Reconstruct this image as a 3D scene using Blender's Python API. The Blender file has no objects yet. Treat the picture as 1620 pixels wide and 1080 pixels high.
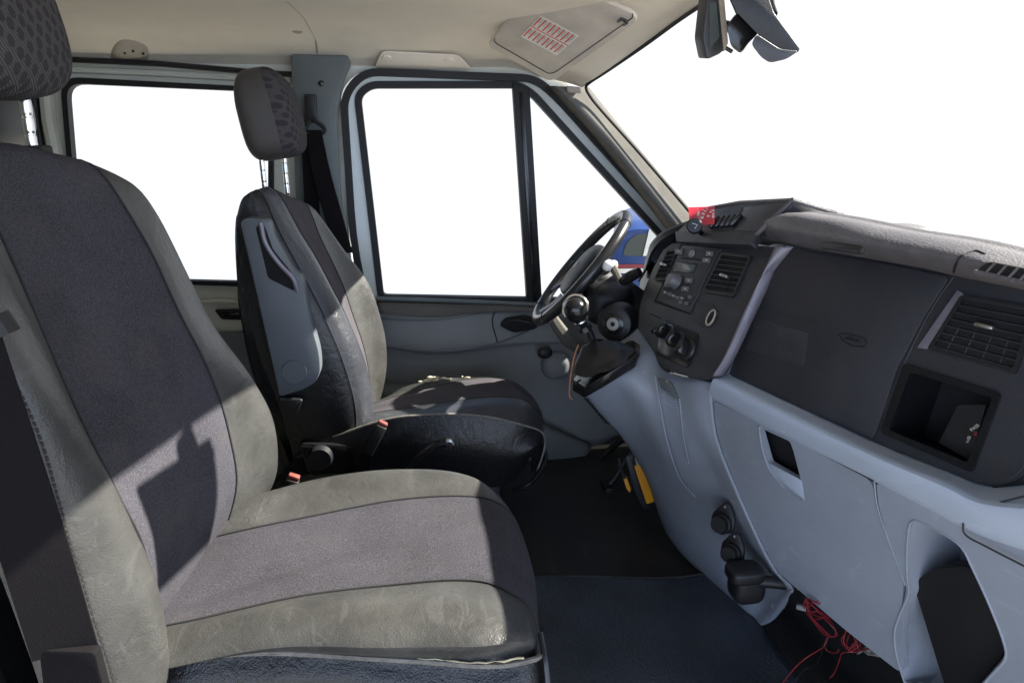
import bpy, bmesh, math, random
import numpy as np
from mathutils import Vector, Matrix
random.seed(7)
S = bpy.context.scene
R = math.radians
A = lambda *p: np.array(p, float)

# ------------------------------------------------------------------ camera
F = 1080.0; PITCH = R(16.5); YAW = R(8); CAM = A(0, 0, 1.1)
fw = A(math.sin(YAW)*math.cos(PITCH), math.cos(YAW)*math.cos(PITCH), -math.sin(PITCH))
rt = A(math.cos(YAW), -math.sin(YAW), 0); up = np.cross(rt, fw)
cd = bpy.data.cameras.new('camera'); cam = bpy.data.objects.new('camera', cd)
S.collection.objects.link(cam); S.camera = cam
cam.location = CAM; cam.rotation_euler = (math.pi/2-PITCH, 0, -YAW)
cd.sensor_width = 36; cd.lens = 36*F/1620; cd.clip_start = .02; cd.clip_end = 500

# ------------------------------------------------------------------ sky and sun
SUN_TO = A(.80, .10, .625); SUN_TO = SUN_TO/np.linalg.norm(SUN_TO)     # towards the sun
w = bpy.data.worlds.new('World'); S.world = w; w.use_nodes = True
nt = w.node_tree; nt.nodes.clear()
def wn(t, **k):
    n = nt.nodes.new(t)
    for a, b in k.items(): setattr(n, a, b)
    return n
tc = wn('ShaderNodeTexCoord'); sx = wn('ShaderNodeSeparateXYZ'); nt.links.new(tc.outputs['Generated'], sx.inputs[0])
rmp = wn('ShaderNodeMapRange'); rmp.inputs[1].default_value = .185; rmp.inputs[2].default_value = .30
rmp.interpolation_type = 'SMOOTHSTEP'
nt.links.new(sx.outputs[2], rmp.inputs[0])
sky = wn('ShaderNodeTexSky', sky_type='NISHITA', sun_disc=False)
sky.sun_elevation = math.asin(SUN_TO[2]); sky.sun_rotation = math.atan2(SUN_TO[0], SUN_TO[1])
b1 = wn('ShaderNodeBackground'); b1.inputs[0].default_value = (1.0, 1.02, 1.08, 1); b1.inputs[1].default_value = .42
b2 = wn('ShaderNodeBackground'); b2.inputs[1].default_value = .034
nt.links.new(sky.outputs[0], b2.inputs[0])
# sky behind the camera made brighter and bluer, an added fill for the dashboard
nm = wn('ShaderNodeMapRange', interpolation_type='SMOOTHSTEP'); nm.inputs[1].default_value = .1; nm.inputs[2].default_value = -.8; nm.inputs[3].default_value = .30; nm.inputs[4].default_value = .90
nt.links.new(sx.outputs[1], nm.inputs[0]); nt.links.new(nm.outputs[0], b1.inputs[1])
n2_ = wn('ShaderNodeMapRange', interpolation_type='SMOOTHSTEP'); n2_.inputs[1].default_value = .1; n2_.inputs[2].default_value = -.7
nc = wn('ShaderNodeMix', data_type='RGBA'); nc.inputs[6].default_value = (1, 1.02, 1.08, 1); nc.inputs[7].default_value = (.74, .90, 1.22, 1)
nt.links.new(sx.outputs[1], n2_.inputs[0]); nt.links.new(n2_.outputs[0], nc.inputs[0]); nt.links.new(nc.outputs[2], b1.inputs[0])
mx = wn('ShaderNodeMixShader'); wo = wn('ShaderNodeOutputWorld')
nt.links.new(rmp.outputs[0], mx.inputs[0]); nt.links.new(b1.outputs[0], mx.inputs[1]); nt.links.new(b2.outputs[0], mx.inputs[2])
nt.links.new(mx.outputs[0], wo.inputs[0])
ld = bpy.data.lights.new('sun', 'SUN'); lo = bpy.data.objects.new('sun', ld); S.collection.objects.link(lo)
ld.energy = 5.0; ld.angle = R(.55); ld.color = (1, .95, .86)
lo.rotation_euler = Vector(SUN_TO).to_track_quat('Z', 'Y').to_euler(); lo.location = (3, 0, 4)
S.view_settings.view_transform = 'Standard'; S.view_settings.look = 'None'
S.view_settings.exposure = 1.87; S.view_settings.gamma = 1

# ------------------------------------------------------------------ points from the lens geometry (used once, for real places)
def ray(px, py): return fw + rt*(px-810)/F - up*(py-540)/F
def P(px, py, x=None, y=None, z=None):
    v = ray(px, py)
    if x is not None: t = (x-CAM[0])/v[0]
    elif y is not None: t = (y-CAM[1])/v[1]
    else: t = (z-CAM[2])/v[2]
    return CAM + v*t
class Plane:
    def __init__(s, a, b, c):
        s.p = A(*a); n = np.cross(A(*b)-s.p, A(*c)-s.p); n /= np.linalg.norm(n)
        if n @ (CAM-s.p) < 0: n = -n
        s.n = n
    def __call__(s, px, py, off=0.0):
        v = ray(px, py); t = ((s.p + s.n*off - CAM) @ s.n)/(v @ s.n); return CAM + v*t
def Q1(a, b): return 780+a/3.375, 300+b/3.375
def Q2(a, b): return 1140+a/3.375, 280+b/3.375
def Q3(a, b): return 780+a/3.375, 560+b/3.375
def Q4(a, b): return 1140+a/3.375, 560+b/3.375
def Q5(a, b): return 1020+a/2.7, 760+b/2.7

# ------------------------------------------------------------------ materials
MATS = {}
def M(name, col, rough=.5, metal=0, var=.08, vs=6, bump=0, bs=300, kind='noise', speck=0, ss=900, coat=0, scratch=0, spec=.5, dirt=0, dirtcol=None):
    m = bpy.data.materials.new(name); m.use_nodes = True; t = m.node_tree; N = t.nodes; Lk = t.links
    b = N['Principled BSDF']; b.inputs['Roughness'].default_value = rough; b.inputs['Metallic'].default_value = metal
    b.inputs['Coat Weight'].default_value = coat; b.inputs['Specular IOR Level'].default_value = spec
    co = N.new('ShaderNodeNewGeometry'); pos = co.outputs['Position']
    n1 = N.new('ShaderNodeTexNoise'); n1.inputs['Scale'].default_value = vs; n1.inputs['Detail'].default_value = 5; Lk.new(pos, n1.inputs['Vector'])
    rp = N.new('ShaderNodeValToRGB'); c = np.array(col)
    rp.color_ramp.elements[0].position = .3; rp.color_ramp.elements[1].position = .7
    rp.color_ramp.elements[0].color = (*np.clip(c*(1-var*1.5), 0, 1), 1); rp.color_ramp.elements[1].color = (*np.clip(c*(1+var*1.5), 0, 1), 1)
    Lk.new(n1.outputs['Fac'], rp.inputs[0]); out = rp.outputs[0]
    def mixin(out, fac, colr, amt):
        mm = N.new('ShaderNodeMath'); mm.operation = 'MULTIPLY'; Lk.new(fac, mm.inputs[0]); mm.inputs[1].default_value = amt
        mi = N.new('ShaderNodeMix'); mi.data_type = 'RGBA'; Lk.new(mm.outputs[0], mi.inputs[0]); Lk.new(out, mi.inputs[6]); mi.inputs[7].default_value = (*colr, 1)
        return mi.outputs[2]
    if speck:
        n2 = N.new('ShaderNodeTexNoise'); n2.inputs['Scale'].default_value = ss; n2.inputs['Detail'].default_value = 2; Lk.new(pos, n2.inputs['Vector'])
        mr = N.new('ShaderNodeMapRange'); mr.inputs[1].default_value = .42; mr.inputs[2].default_value = .62; Lk.new(n2.outputs['Fac'], mr.inputs[0])
        out = mixin(out, mr.outputs[0], np.clip(c*2.2+.02, 0, 1), speck)
    if dirt:
        n3 = N.new('ShaderNodeTexNoise'); n3.inputs['Scale'].default_value = 9; n3.inputs['Detail'].default_value = 8; n3.inputs['Roughness'].default_value = .7; Lk.new(pos, n3.inputs['Vector'])
        mr = N.new('ShaderNodeMapRange'); mr.inputs[1].default_value = .52; mr.inputs[2].default_value = .72; Lk.new(n3.outputs['Fac'], mr.inputs[0])
        out = mixin(out, mr.outputs[0], dirtcol or tuple(np.clip(c*1.7+.03, 0, 1)), dirt)
        r2 = N.new('ShaderNodeMapRange'); r2.inputs[3].default_value = rough; r2.inputs[4].default_value = min(1, rough+.2); Lk.new(mr.outputs[0], r2.inputs[0]); Lk.new(r2.outputs[0], b.inputs['Roughness'])
    if scratch:
        for k, sc in enumerate(((30, 7, 60), (55, 16, 9))):
            mp = N.new('ShaderNodeMapping'); mp.inputs['Rotation'].default_value = (.4+k, .3, .9+k*1.3); mp.inputs['Scale'].default_value = (sc[0], sc[1]*.3, sc[2]); Lk.new(pos, mp.inputs[0])
            n4 = N.new('ShaderNodeTexNoise'); n4.inputs['Scale'].default_value = 1.4; n4.inputs['Detail'].default_value = 3; n4.inputs['Distortion'].default_value = .6; Lk.new(mp.outputs[0], n4.inputs['Vector'])
            mr = N.new('ShaderNodeMapRange'); mr.inputs[1].default_value = .64; mr.inputs[2].default_value = .70; Lk.new(n4.outputs['Fac'], mr.inputs[0])
            out = mixin(out, mr.outputs[0], tuple(np.clip(c*1.8+.04, 0, 1)), scratch)
    Lk.new(out, b.inputs['Base Color'])
    if bump:
        if kind == 'leather':
            n5 = N.new('ShaderNodeTexVoronoi'); n5.feature = 'DISTANCE_TO_EDGE'; n5.inputs['Scale'].default_value = bs
            nn = N.new('ShaderNodeTexNoise'); nn.inputs['Scale'].default_value = bs*.12; nn.inputs['Detail'].default_value = 6; nn.inputs['Distortion'].default_value = 1.5
            Lk.new(pos, nn.inputs['Vector']); Lk.new(pos, n5.inputs['Vector'])
            ad = N.new('ShaderNodeMath'); ad.operation = 'MULTIPLY_ADD'; Lk.new(nn.outputs['Fac'], ad.inputs[0]); ad.inputs[1].default_value = 3.0; Lk.new(n5.outputs['Distance'], ad.inputs[2]); h = ad.outputs[0]
        elif kind == 'grain':
            n5 = N.new('ShaderNodeTexVoronoi'); n5.feature = 'SMOOTH_F1'; n5.inputs['Scale'].default_value = bs; n5.inputs['Smoothness'].default_value = .6; Lk.new(pos, n5.inputs['Vector']); h = n5.outputs['Distance']
        else:
            n5 = N.new('ShaderNodeTexNoise'); n5.inputs['Scale'].default_value = bs; n5.inputs['Detail'].default_value = 3; Lk.new(pos, n5.inputs['Vector']); h = n5.outputs['Fac']
        bp = N.new('ShaderNodeBump'); bp.inputs['Strength'].default_value = bump; bp.inputs['Distance'].default_value = .0015
        Lk.new(h, bp.inputs['Height']); Lk.new(bp.outputs[0], b.inputs['Normal'])
    MATS[name] = m; return m
leather = M('grey_leather', (.052, .052, .0495), .33, var=.16, vs=14, bump=.32, bs=300, kind='leather', dirt=.28, dirtcol=(.092, .086, .075), scratch=.17)
leather_dk = M('black_leather', (.012, .012, .0135), .30, var=.15, vs=10, bump=.4, bs=260, kind='leather', scratch=.05)
fabric = M('charcoal_fabric', (.040, .0385, .046), .95, var=.14, vs=11, bump=.5, bs=900, speck=.5, ss=620, spec=.1, dirt=.4, dirtcol=(.085, .074, .067))
fabric_dk = M('dark_fabric', (.06, .055, .062), .95, var=.14, vs=14, bump=.5, bs=900, speck=.35, ss=900, spec=.15)
plain_rest = M('taupe_vinyl', (.066, .060, .056), .6, var=.06, bump=.2, bs=500)
piping_m = M('seam_piping', (.19, .18, .16), .7, var=.2, vs=80)
thread = M('seam_thread', (.02, .02, .022), .8)
blackpl = M('black_plastic', (.013, .013, .015), .45, bump=.25, bs=700, var=.12, vs=12)
dashpl = M('charcoal_dash_plastic', (.025, .0255, .031), .5, bump=.25, bs=520, kind='grain', var=.1, vs=8, dirt=.06)
padpl = M('grained_pad_plastic', (.12, .112, .118), .45, bump=.5, bs=300, kind='grain', var=.12, vs=20, dirt=.1)
stackpl = M('stack_plastic', (.038, .038, .043), .42, bump=.15, bs=600, var=.12, vs=15, dirt=.1, scratch=.04)
silver = M('grey_metallic_trim', (.20, .19, .225), .4, metal=.2, bump=.1, bs=600, var=.15, vs=14, scratch=.1)
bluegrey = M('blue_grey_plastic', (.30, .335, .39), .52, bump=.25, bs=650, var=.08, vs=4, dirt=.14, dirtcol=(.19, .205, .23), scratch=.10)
bluegrey_skylit = M('blue_grey_plastic_skylit', (.45, .52, .63), .45, bump=.25, bs=650, var=.05, vs=4, dirt=.1, dirtcol=(.3, .34, .4), scratch=.08)  # same plastic as bluegrey, with sky light on the ledge painted into its colour
gloss = M('gloss_black', (.012, .012, .013), .2, var=.1)
rubber = M('black_rubber', (.007, .007, .007), .6, var=.2, bump=.15, bs=200)
pitblack = M('dark_recess', (.006, .006, .007), .8)
chrome = M('chrome', (.75, .75, .74), .18, metal=1, var=.05, bump=.05, bs=150)
steel = M('steel', (.5, .49, .46), .35, metal=1, var=.1)
cream = M('cream_body_paint', (.72, .73, .63), .35, var=.05, vs=3, coat=.4, dirt=.08, dirtcol=(.42, .40, .32))
doorpaint = M('pale_green_door_paint', (.55, .60, .57), .35, var=.05, vs=3, coat=.4)
liner = M('beige_headliner', (.87, .80, .68), .95, var=.05, vs=3, bump=.4, bs=700, speck=.06, ss=500, spec=.1, dirt=.12, dirtcol=(.47, .42, .33))
linerpl = M('beige_plastic', (.40, .35, .29), .6, var=.05)
visorm = M('visor_vinyl', (.60, .54, .46), .65, var=.08, vs=14, bump=.3, bs=60, dirt=.1, dirtcol=(.3, .27, .22))
pillar = M('grey_green_pillar_plastic', (.125, .145, .145), .55, bump=.2, bs=700, var=.08)
apillar = M('light_pillar_trim', (.115, .110, .098), .85, bump=.4, bs=400, var=.1, dirt=.3, dirtcol=(.075, .072, .066), spec=.12)
trim = M('grey_door_trim', (.19, .20, .205), .55, bump=.2, bs=600, var=.06, dirt=.1)
trimdk = M('dark_door_trim', (.13, .14, .145), .5, bump=.2, bs=600, var=.08)
webm = M('brown_black_webbing', (.008, .007, .008), .9, bump=.3, bs=900, speck=.1, spec=.1, ss=1200)
matm = M('rubber_floor_mat', (.046, .056, .075), .38, var=.35, vs=5, bump=1.0, bs=150, speck=.22, ss=260, kind='grain', dirt=.45, dirtcol=(.075, .066, .058), scratch=.15)
floorm = M('worn_floor_vinyl', (.026, .0235, .021), .5, var=.3, vs=9, bump=.7, bs=60, speck=.2, ss=220, scratch=.2, dirt=.3, dirtcol=(.05, .042, .036))
redm = M('red_wire_plastic', (.26, .018, .025), .4)
orange = M('orange_plastic', (.85, .36, .01), .5, var=.05)
copper = M('orange_wire_plastic', (.42, .17, .07), .5)
redcard = M('red_card', (.72, .02, .05), .5, var=.05)
whitem = M('off_white', (.85, .83, .78), .5, var=.04)
redink = M('red_ink', (.75, .09, .04), .7)
greyink = M('grey_ink', (.42, .40, .37), .7)
displaym = M('grey_display', (.09, .105, .105), .2)
button = M('grey_buttons', (.14, .14, .15), .4, var=.1, vs=40)
bluepaint = M('blue_car_paint', (.014, .045, .19), .4, coat=.2)
armpl = M('armrest_plastic', (.105, .120, .135), .45, bump=.2, bs=600, var=.08)
groove = M('groove_line_plastic', (.30, .34, .40), .6)
asphalt = M('concrete_paving', (.36, .34, .31), .9, var=.2, vs=3, bump=.5, bs=80)
redpl = M('red_button_plastic', (.20, .055, .045), .4)
foam = M('torn_foam', (.62, .55, .38), .9, var=.2, vs=60, bump=1, bs=200)
mirror_m = M('mirror_glass', (.6, .62, .65), .05, metal=1, var=0)
def dotted():
    m = bpy.data.materials.new('dotted_headrest_fabric'); m.use_nodes = True; t = m.node_tree; N = t.nodes; L = t.links
    b = N['Principled BSDF']; b.inputs['Roughness'].default_value = .95; b.inputs['Specular IOR Level'].default_value = .1
    g = N.new('ShaderNodeNewGeometry'); s = N.new('ShaderNodeSeparateXYZ'); L.new(g.outputs[0], s.inputs[0])
    cb = N.new('ShaderNodeCombineXYZ'); L.new(s.outputs[1], cb.inputs[0]); L.new(s.outputs[2], cb.inputs[1])
    mp = N.new('ShaderNodeMapping'); mp.inputs['Rotation'].default_value = (0, 0, .5); mp.inputs['Scale'].default_value = (58, 54, 1); L.new(cb.outputs[0], mp.inputs[0])
    v = N.new('ShaderNodeTexVoronoi'); v.voronoi_dimensions = '2D'; v.inputs['Scale'].default_value = 1; v.inputs['Randomness'].default_value = .25; L.new(mp.outputs[0], v.inputs['Vector'])
    mr = N.new('ShaderNodeMapRange'); mr.inputs[1].default_value = .34; mr.inputs[2].default_value = .40; L.new(v.outputs['Distance'], mr.inputs[0])
    wv = N.new('ShaderNodeTexWave'); wv.inputs['Scale'].default_value = 95; wv.inputs['Distortion'].default_value = .5; wv.bands_direction = 'DIAGONAL'; L.new(g.outputs[0], wv.inputs['Vector'])
    r1 = N.new('ShaderNodeValToRGB'); r1.color_ramp.elements[0].color = (.045, .042, .045, 1); r1.color_ramp.elements[1].color = (.10, .094, .092, 1); L.new(wv.outputs['Fac'], r1.inputs[0])
    mi = N.new('ShaderNodeMix'); mi.data_type = 'RGBA'; L.new(mr.outputs[0], mi.inputs[0]); mi.inputs[6].default_value = (.042, .039, .044, 1); L.new(r1.outputs[0], mi.inputs[7])
    L.new(mi.outputs[2], b.inputs['Base Color'])
    bp = N.new('ShaderNodeBump'); bp.inputs['Strength'].default_value = .5; bp.inputs['Distance'].default_value = .001; L.new(wv.outputs['Fac'], bp.inputs['Height']); L.new(bp.outputs[0], b.inputs['Normal'])
    return m
dotm = dotted()
def glassm():
    m = bpy.data.materials.new('window_glass'); m.use_nodes = True; t = m.node_tree; N = t.nodes; L = t.links; N.clear()
    tr = N.new('ShaderNodeBsdfTransparent'); tr.inputs[0].default_value = (.97, .98, .97, 1)
    gl = N.new('ShaderNodeBsdfGlossy'); gl.inputs['Roughness'].default_value = .02
    fr = N.new('ShaderNodeFresnel'); fr.inputs[0].default_value = 1.01; mi = N.new('ShaderNodeMixShader'); o = N.new('ShaderNodeOutputMaterial')
    L.new(fr.outputs[0], mi.inputs[0]); L.new(tr.outputs[0], mi.inputs[1]); L.new(gl.outputs[0], mi.inputs[2]); L.new(mi.outputs[0], o.inputs[0])
    return m
glass = glassm()

# ------------------------------------------------------------------ mesh helpers
BASE = {}
class MB:
    def __init__(s): s.v = []; s.f = []
    def add(s, v, f):
        o = len(s.v); s.v += [tuple(map(float, q)) for q in v]; s.f += [tuple(i+o for i in q) for q in f]; return s
def vf_from_bm(bm):
    bm.verts.ensure_lookup_table(); bm.verts.index_update()
    return [tuple(v.co) for v in bm.verts], [tuple(v.index for v in f.verts) for f in bm.faces]
def obj(name, mb, mat, parent=None, sharp=40, base=None, solid=0, sub=0, mats=None, fm=None):
    v = np.array(mb.v)
    if parent is not None: base = BASE[parent.name]
    elif base is None: base = A((v[:, 0].min()+v[:, 0].max())/2, (v[:, 1].min()+v[:, 1].max())/2, v[:, 2].min())
    me = bpy.data.meshes.new(name); me.from_pydata([tuple(q) for q in (v-base)], [], mb.f)
    me.materials.append(mat)
    bm = bmesh.new(); bm.from_mesh(me); bmesh.ops.remove_doubles(bm, verts=bm.verts, dist=1e-5)
    bmesh.ops.recalc_face_normals(bm, faces=bm.faces)
    for f in bm.faces: f.smooth = True
    for e in bm.edges:
        if len(e.link_faces) == 2 and e.calc_face_angle(0) > R(sharp): e.smooth = False
    bm.to_mesh(me); bm.free()
    o = bpy.data.objects.new(name, me); S.collection.objects.link(o)
    if parent is not None: o.parent = parent
    else: o.location = base
    BASE[o.name] = base
    if solid:
        md = o.modifiers.new('solid', 'SOLIDIFY'); md.thickness = solid; md.offset = 0
    if sub:
        md = o.modifiers.new('sub', 'SUBSURF'); md.levels = md.render_levels = sub
    return o
def tag(o, label, cat, group=None):
    o['label'] = label; o['category'] = cat
    if group: o['group'] = group
    return o
def struct(o): o['kind'] = 'structure'; return o
def thing(name, label, cat, base, group=None):
    o = bpy.data.objects.new(name, None); S.collection.objects.link(o); o.location = tuple(base); o.empty_display_size = .05
    BASE[o.name] = A(*base); return tag(o, label, cat, group)

def cr(pts, n, closed=False):
    p = np.array(pts, float)
    if len(p) == 2: return np.array([p[0]+(p[1]-p[0])*i/(n-1) for i in range(n)])
    d = np.r_[0, np.cumsum(np.maximum(np.linalg.norm(np.diff(p, axis=0), axis=1), 1e-6)**.7)]; d /= d[-1]
    ext = np.vstack([2*p[0]-p[1], p, 2*p[-1]-p[-2]]); out = []
    for s in np.linspace(0, 1, n):
        i = min(max(np.searchsorted(d, s, 'right')-1, 0), len(p)-2); t = (s-d[i])/(d[i+1]-d[i]); t = min(max(t, 0), 1)
        a, b, c, e = ext[i:i+4]; out.append(.5*((2*b)+(-a+c)*t+(2*a-5*b+4*c-e)*t*t+(-a+3*b-3*c+e)*t**3))
    return np.array(out)
def patch(cols, counts, nv):
    C_ = np.array([cr(c, nv) for c in cols]); n = len(C_); ext = np.concatenate([[2*C_[0]-C_[1]], C_, [2*C_[-1]-C_[-2]]]); G = []
    for i in range(n-1):
        a, b, c, e = ext[i:i+4]; k = counts[i] if isinstance(counts, (list, tuple)) else counts
        for j in range(k):
            t = j/k; G.append(.5*((2*b)+(-a+c)*t+(2*a-5*b+4*c-e)*t*t+(-a+3*b-3*c+e)*t**3))
    G.append(C_[-1]); return np.array(G)
def grid(G, mb=None, close=False):
    mb = mb or MB(); nu, nv = G.shape[:2]; v = G.reshape(-1, 3); f = []
    for i in range(nu-1 if not close else nu):
        for j in range(nv-1):
            a = i*nv+j; b = ((i+1) % nu)*nv+j; f.append((a, b, b+1, a+1))
    return mb.add(v, f)
def fan(mb, loop):
    c = np.mean(loop, axis=0); n = len(loop); return mb.add([c]+list(loop), [(0, 1+i, 1+(i+1) % n) for i in range(n)])
def frame_of(d):
    d = d/np.linalg.norm(d); a = A(0, 0, 1) if abs(d[2]) < .9 else A(1, 0, 0); u = np.cross(d, a); u /= np.linalg.norm(u); return u, np.cross(d, u)
def tube(pts, r, n=8, mb=None, res=None, caps=True, flat=1, ref=None):
    mb = mb or MB(); p = cr(pts, res) if res else np.array(pts, float); rr = np.array([r]*len(p)) if np.isscalar(r) else np.interp(np.linspace(0, 1, len(p)), np.linspace(0, 1, len(r)), r)
    loops = []; u0 = None
    for i in range(len(p)):
        d = p[min(i+1, len(p)-1)]-p[max(i-1, 0)]; d = d/(np.linalg.norm(d)+1e-9)
        if u0 is None: u, w_ = frame_of(d) if ref is None else (A(*ref), None)
        else: u = u0
        u = u-d*(u@d); u /= np.linalg.norm(u); w_ = np.cross(d, u); u0 = u
        loops.append([p[i]+rr[i]*(u*math.cos(a)+w_*flat*math.sin(a)) for a in np.linspace(0, 2*math.pi, n, endpoint=False)])
    G = np.array(loops).transpose(1, 0, 2); grid(G, mb, close=True)
    if caps: fan(mb, loops[0]); fan(mb, loops[-1])
    return mb
def ribbon(pts, wvec, th, mb=None, res=24):
    mb = mb or MB(); p = cr(pts, res); wv = np.array(wvec, float)
    if wv.ndim == 1: wv = np.tile(wv, (res, 1))
    else: wv = cr(wv, res)
    loops = []
    for i in range(res):
        d = p[min(i+1, res-1)]-p[max(i-1, 0)]; n = np.cross(d, wv[i]); n = n/np.linalg.norm(n)*th/2
        loops.append([p[i]-wv[i]/2-n, p[i]+wv[i]/2-n, p[i]+wv[i]/2+n, p[i]-wv[i]/2+n])
    grid(np.array(loops).transpose(1, 0, 2), mb, close=True)
    mb.add(loops[0], [(0, 1, 2, 3)]); mb.add(loops[-1], [(0, 1, 2, 3)]); return mb
def box(c, size, rot=None, bev=.003, mb=None, seg=2):
    mb = mb or MB(); bm = bmesh.new(); bmesh.ops.create_cube(bm, size=1); bmesh.ops.scale(bm, vec=Vector(size), verts=bm.verts)
    if bev: bmesh.ops.bevel(bm, geom=list(bm.edges), offset=min(bev, min(size)*.45), segments=seg, profile=.5, affect='EDGES')
    M_ = Matrix(rot) if rot is not None else Matrix.Identity(3)
    v, f = vf_from_bm(bm); bm.free(); v = [np.array(M_ @ Vector(q))+np.array(c) for q in v]; return mb.add(v, f)
def axes(n, upv=(0, 0, 1)):          # columns: u right, v up, n
    n = np.array(n)/np.linalg.norm(n); u = np.cross(np.array(upv), n); u /= np.linalg.norm(u); v = np.cross(n, u); return [[u[i], v[i], n[i]] for i in range(3)]
def rnd(pts, r, seg=5):
    p = [np.array(q, float) for q in pts]; n = len(p); out = []
    for i in range(n):
        a, b, c = p[i-1], p[i], p[(i+1) % n]; ri = r[i] if isinstance(r, (list, tuple)) else r
        da, dc = a-b, c-b; la, lc = np.linalg.norm(da), np.linalg.norm(dc); k = min(ri, la*.49, lc*.49)
        s, e = b+da/la*k, b+dc/lc*k
        for j in range(seg+1):
            t = j/seg; out.append((1-t)**2*s+2*t*(1-t)*b+t*t*e)
    return out
def plate(outer, vec, holes=(), mb=None, bev=0):
    """a solid sheet: outline (with holes) filled, and its walls, vec long"""
    mb = mb or MB(); vec = np.array(vec, float)
    if not holes and bev:
        bm = bmesh.new(); a = [bm.verts.new(q) for q in outer]; f = bm.faces.new(a)
        r = bmesh.ops.extrude_face_region(bm, geom=[f]); nv = [g for g in r['geom'] if isinstance(g, bmesh.types.BMVert)]
        bmesh.ops.translate(bm, vec=Vector(vec), verts=nv); bmesh.ops.recalc_face_normals(bm, faces=bm.faces)
        es = [e for e in bm.edges if len(e.link_faces) == 2 and e.calc_face_angle(0) > R(50)]
        bmesh.ops.bevel(bm, geom=es, offset=bev, segments=2, profile=.5, affect='EDGES', clamp_overlap=True)
        v, f = vf_from_bm(bm); bm.free(); return mb.add(v, f)
    for off in (0, 1):
        bm = bmesh.new(); es = []
        for lp in [outer]+list(holes):
            vs = [bm.verts.new(np.array(q)+vec*off) for q in lp]
            es += [bm.edges.new((vs[i], vs[(i+1) % len(vs)])) for i in range(len(vs))]
        bmesh.ops.triangle_fill(bm, use_beauty=True, edges=es); v, f = vf_from_bm(bm); bm.free(); mb.add(v, f)
    for lp in [outer]+list(holes):
        n = len(lp); mb.add([np.array(q) for q in lp]+[np.array(q)+vec for q in lp], [(i, (i+1) % n, n+(i+1) % n, n+i) for i in range(n)])
    return mb
def ringf(outer, inner, vec, mb=None):
    mb = mb or MB(); n = len(outer); vec = np.array(vec); o = [np.array(q) for q in outer]; i_ = [np.array(q) for q in inner]
    lps = [o, i_, [q+vec for q in i_], [q+vec for q in o]]
    v = [q for l in lps for q in l]; f = []
    for a in range(4):
        b = (a+1) % 4
        for k in range(n): f.append((a*n+k, a*n+(k+1) % n, b*n+(k+1) % n, b*n+k))
    return mb.add(v, f)
def shrink(loop, d):
    """move a planar loop inwards by d"""
    p = np.array(loop); c = p.mean(axis=0); n = len(p); out = []
    nn = np.zeros(3)
    for i in range(n): nn += np.cross(p[i]-c, p[(i+1) % n]-c)
    nn /= np.linalg.norm(nn)
    for i in range(n):
        a, b, e = p[i-1], p[i], p[(i+1) % n]
        d1 = np.cross(nn, b-a); d2 = np.cross(nn, e-b); l1, l2 = np.linalg.norm(d1), np.linalg.norm(d2)
        m = (d1/l1 if l1 > 1e-9 else 0)+(d2/l2 if l2 > 1e-9 else 0); m = m/np.linalg.norm(m); out.append(b+m*d)
    return out
def lathe(prof, c, ax, n=24, mb=None):
    mb = mb or MB(); ax = np.array(ax, float); ax /= np.linalg.norm(ax); u, v = frame_of(ax); c = np.array(c)
    G = np.array([[c+ax*h+r*(u*math.cos(a)+v*math.sin(a)) for (r, h) in prof] for a in np.linspace(0, 2*math.pi, n, endpoint=False)])
    return grid(G, mb, close=True)
def superell(c, half, e=3.0, rot=None, nu=40, nv=24, mb=None, shape=None):
    mb = mb or MB(); M_ = np.array(rot) if rot is not None else np.eye(3); V = []
    sp = lambda x, k: math.copysign(abs(x)**k, x)
    for i in range(nu):
        th = 2*math.pi*i/nu; row = []
        for j in range(nv):
            ph = -math.pi/2+math.pi*j/(nv-1); q = A(sp(math.cos(ph), 2/e)*sp(math.cos(th), 2/e), sp(math.cos(ph), 2/e)*sp(math.sin(th), 2/e), sp(math.sin(ph), 2/e))
            if shape: q = shape(q)
            row.append(np.array(c)+M_@(q*np.array(half)))
        V.append(row)
    return grid(np.array(V), mb, close=True)
def boss(c, n, r, h, mat, name, parent, seg=20, bev=.15):
    return obj(name, lathe([(0, -h*.1), (r, -h*.1), (r, h*(1-bev)), (r*(1-bev), h), (0, h)], c, n, seg), mat, parent)
def text(s, loc, xdir, ydir, size, mat, name, parent):
    cu = bpy.data.curves.new(name, 'FONT'); cu.body = s; cu.size = size; cu.extrude = .0003; cu.align_x = 'CENTER'; cu.align_y = 'CENTER'
    to = bpy.data.objects.new('tmp', cu); S.collection.objects.link(to); dg = bpy.context.evaluated_depsgraph_get()
    me = bpy.data.meshes.new_from_object(to.evaluated_get(dg)); bpy.data.objects.remove(to)
    x = np.array(xdir)/np.linalg.norm(xdir); y = np.array(ydir); y = y-x*(x@y); y /= np.linalg.norm(y); z = np.cross(x, y)
    mb = MB(); mb.add([np.array(loc)+x*v.co.x+y*v.co.y+z*v.co.z for v in me.vertices], [tuple(p.vertices) for p in me.polygons])
    return obj(name, mb, mat, parent)

from mathutils.bvhtree import BVHTree
class Surf:
    """first hit of the viewing ray on an object that has been built"""
    def __init__(s, o):
        bm = bmesh.new(); bm.from_mesh(o.data); bm.transform(Matrix.Translation(Vector(BASE[o.name]))); s.t = BVHTree.FromBMesh(bm); bm.free()
    def __call__(s, px, py, off=0.0):
        v = ray(px, py); loc, n, i, d = s.t.ray_cast(Vector(CAM), Vector(v))
        if loc is None: return None
        n = np.array(n); n = n if n @ v < 0 else -n
        return np.array(loc)+n*off
# ================================================================== THE SETTING
YW = 2.31
Wp = lambda px, py, y=YW: P(px, py, y=y)
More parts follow.
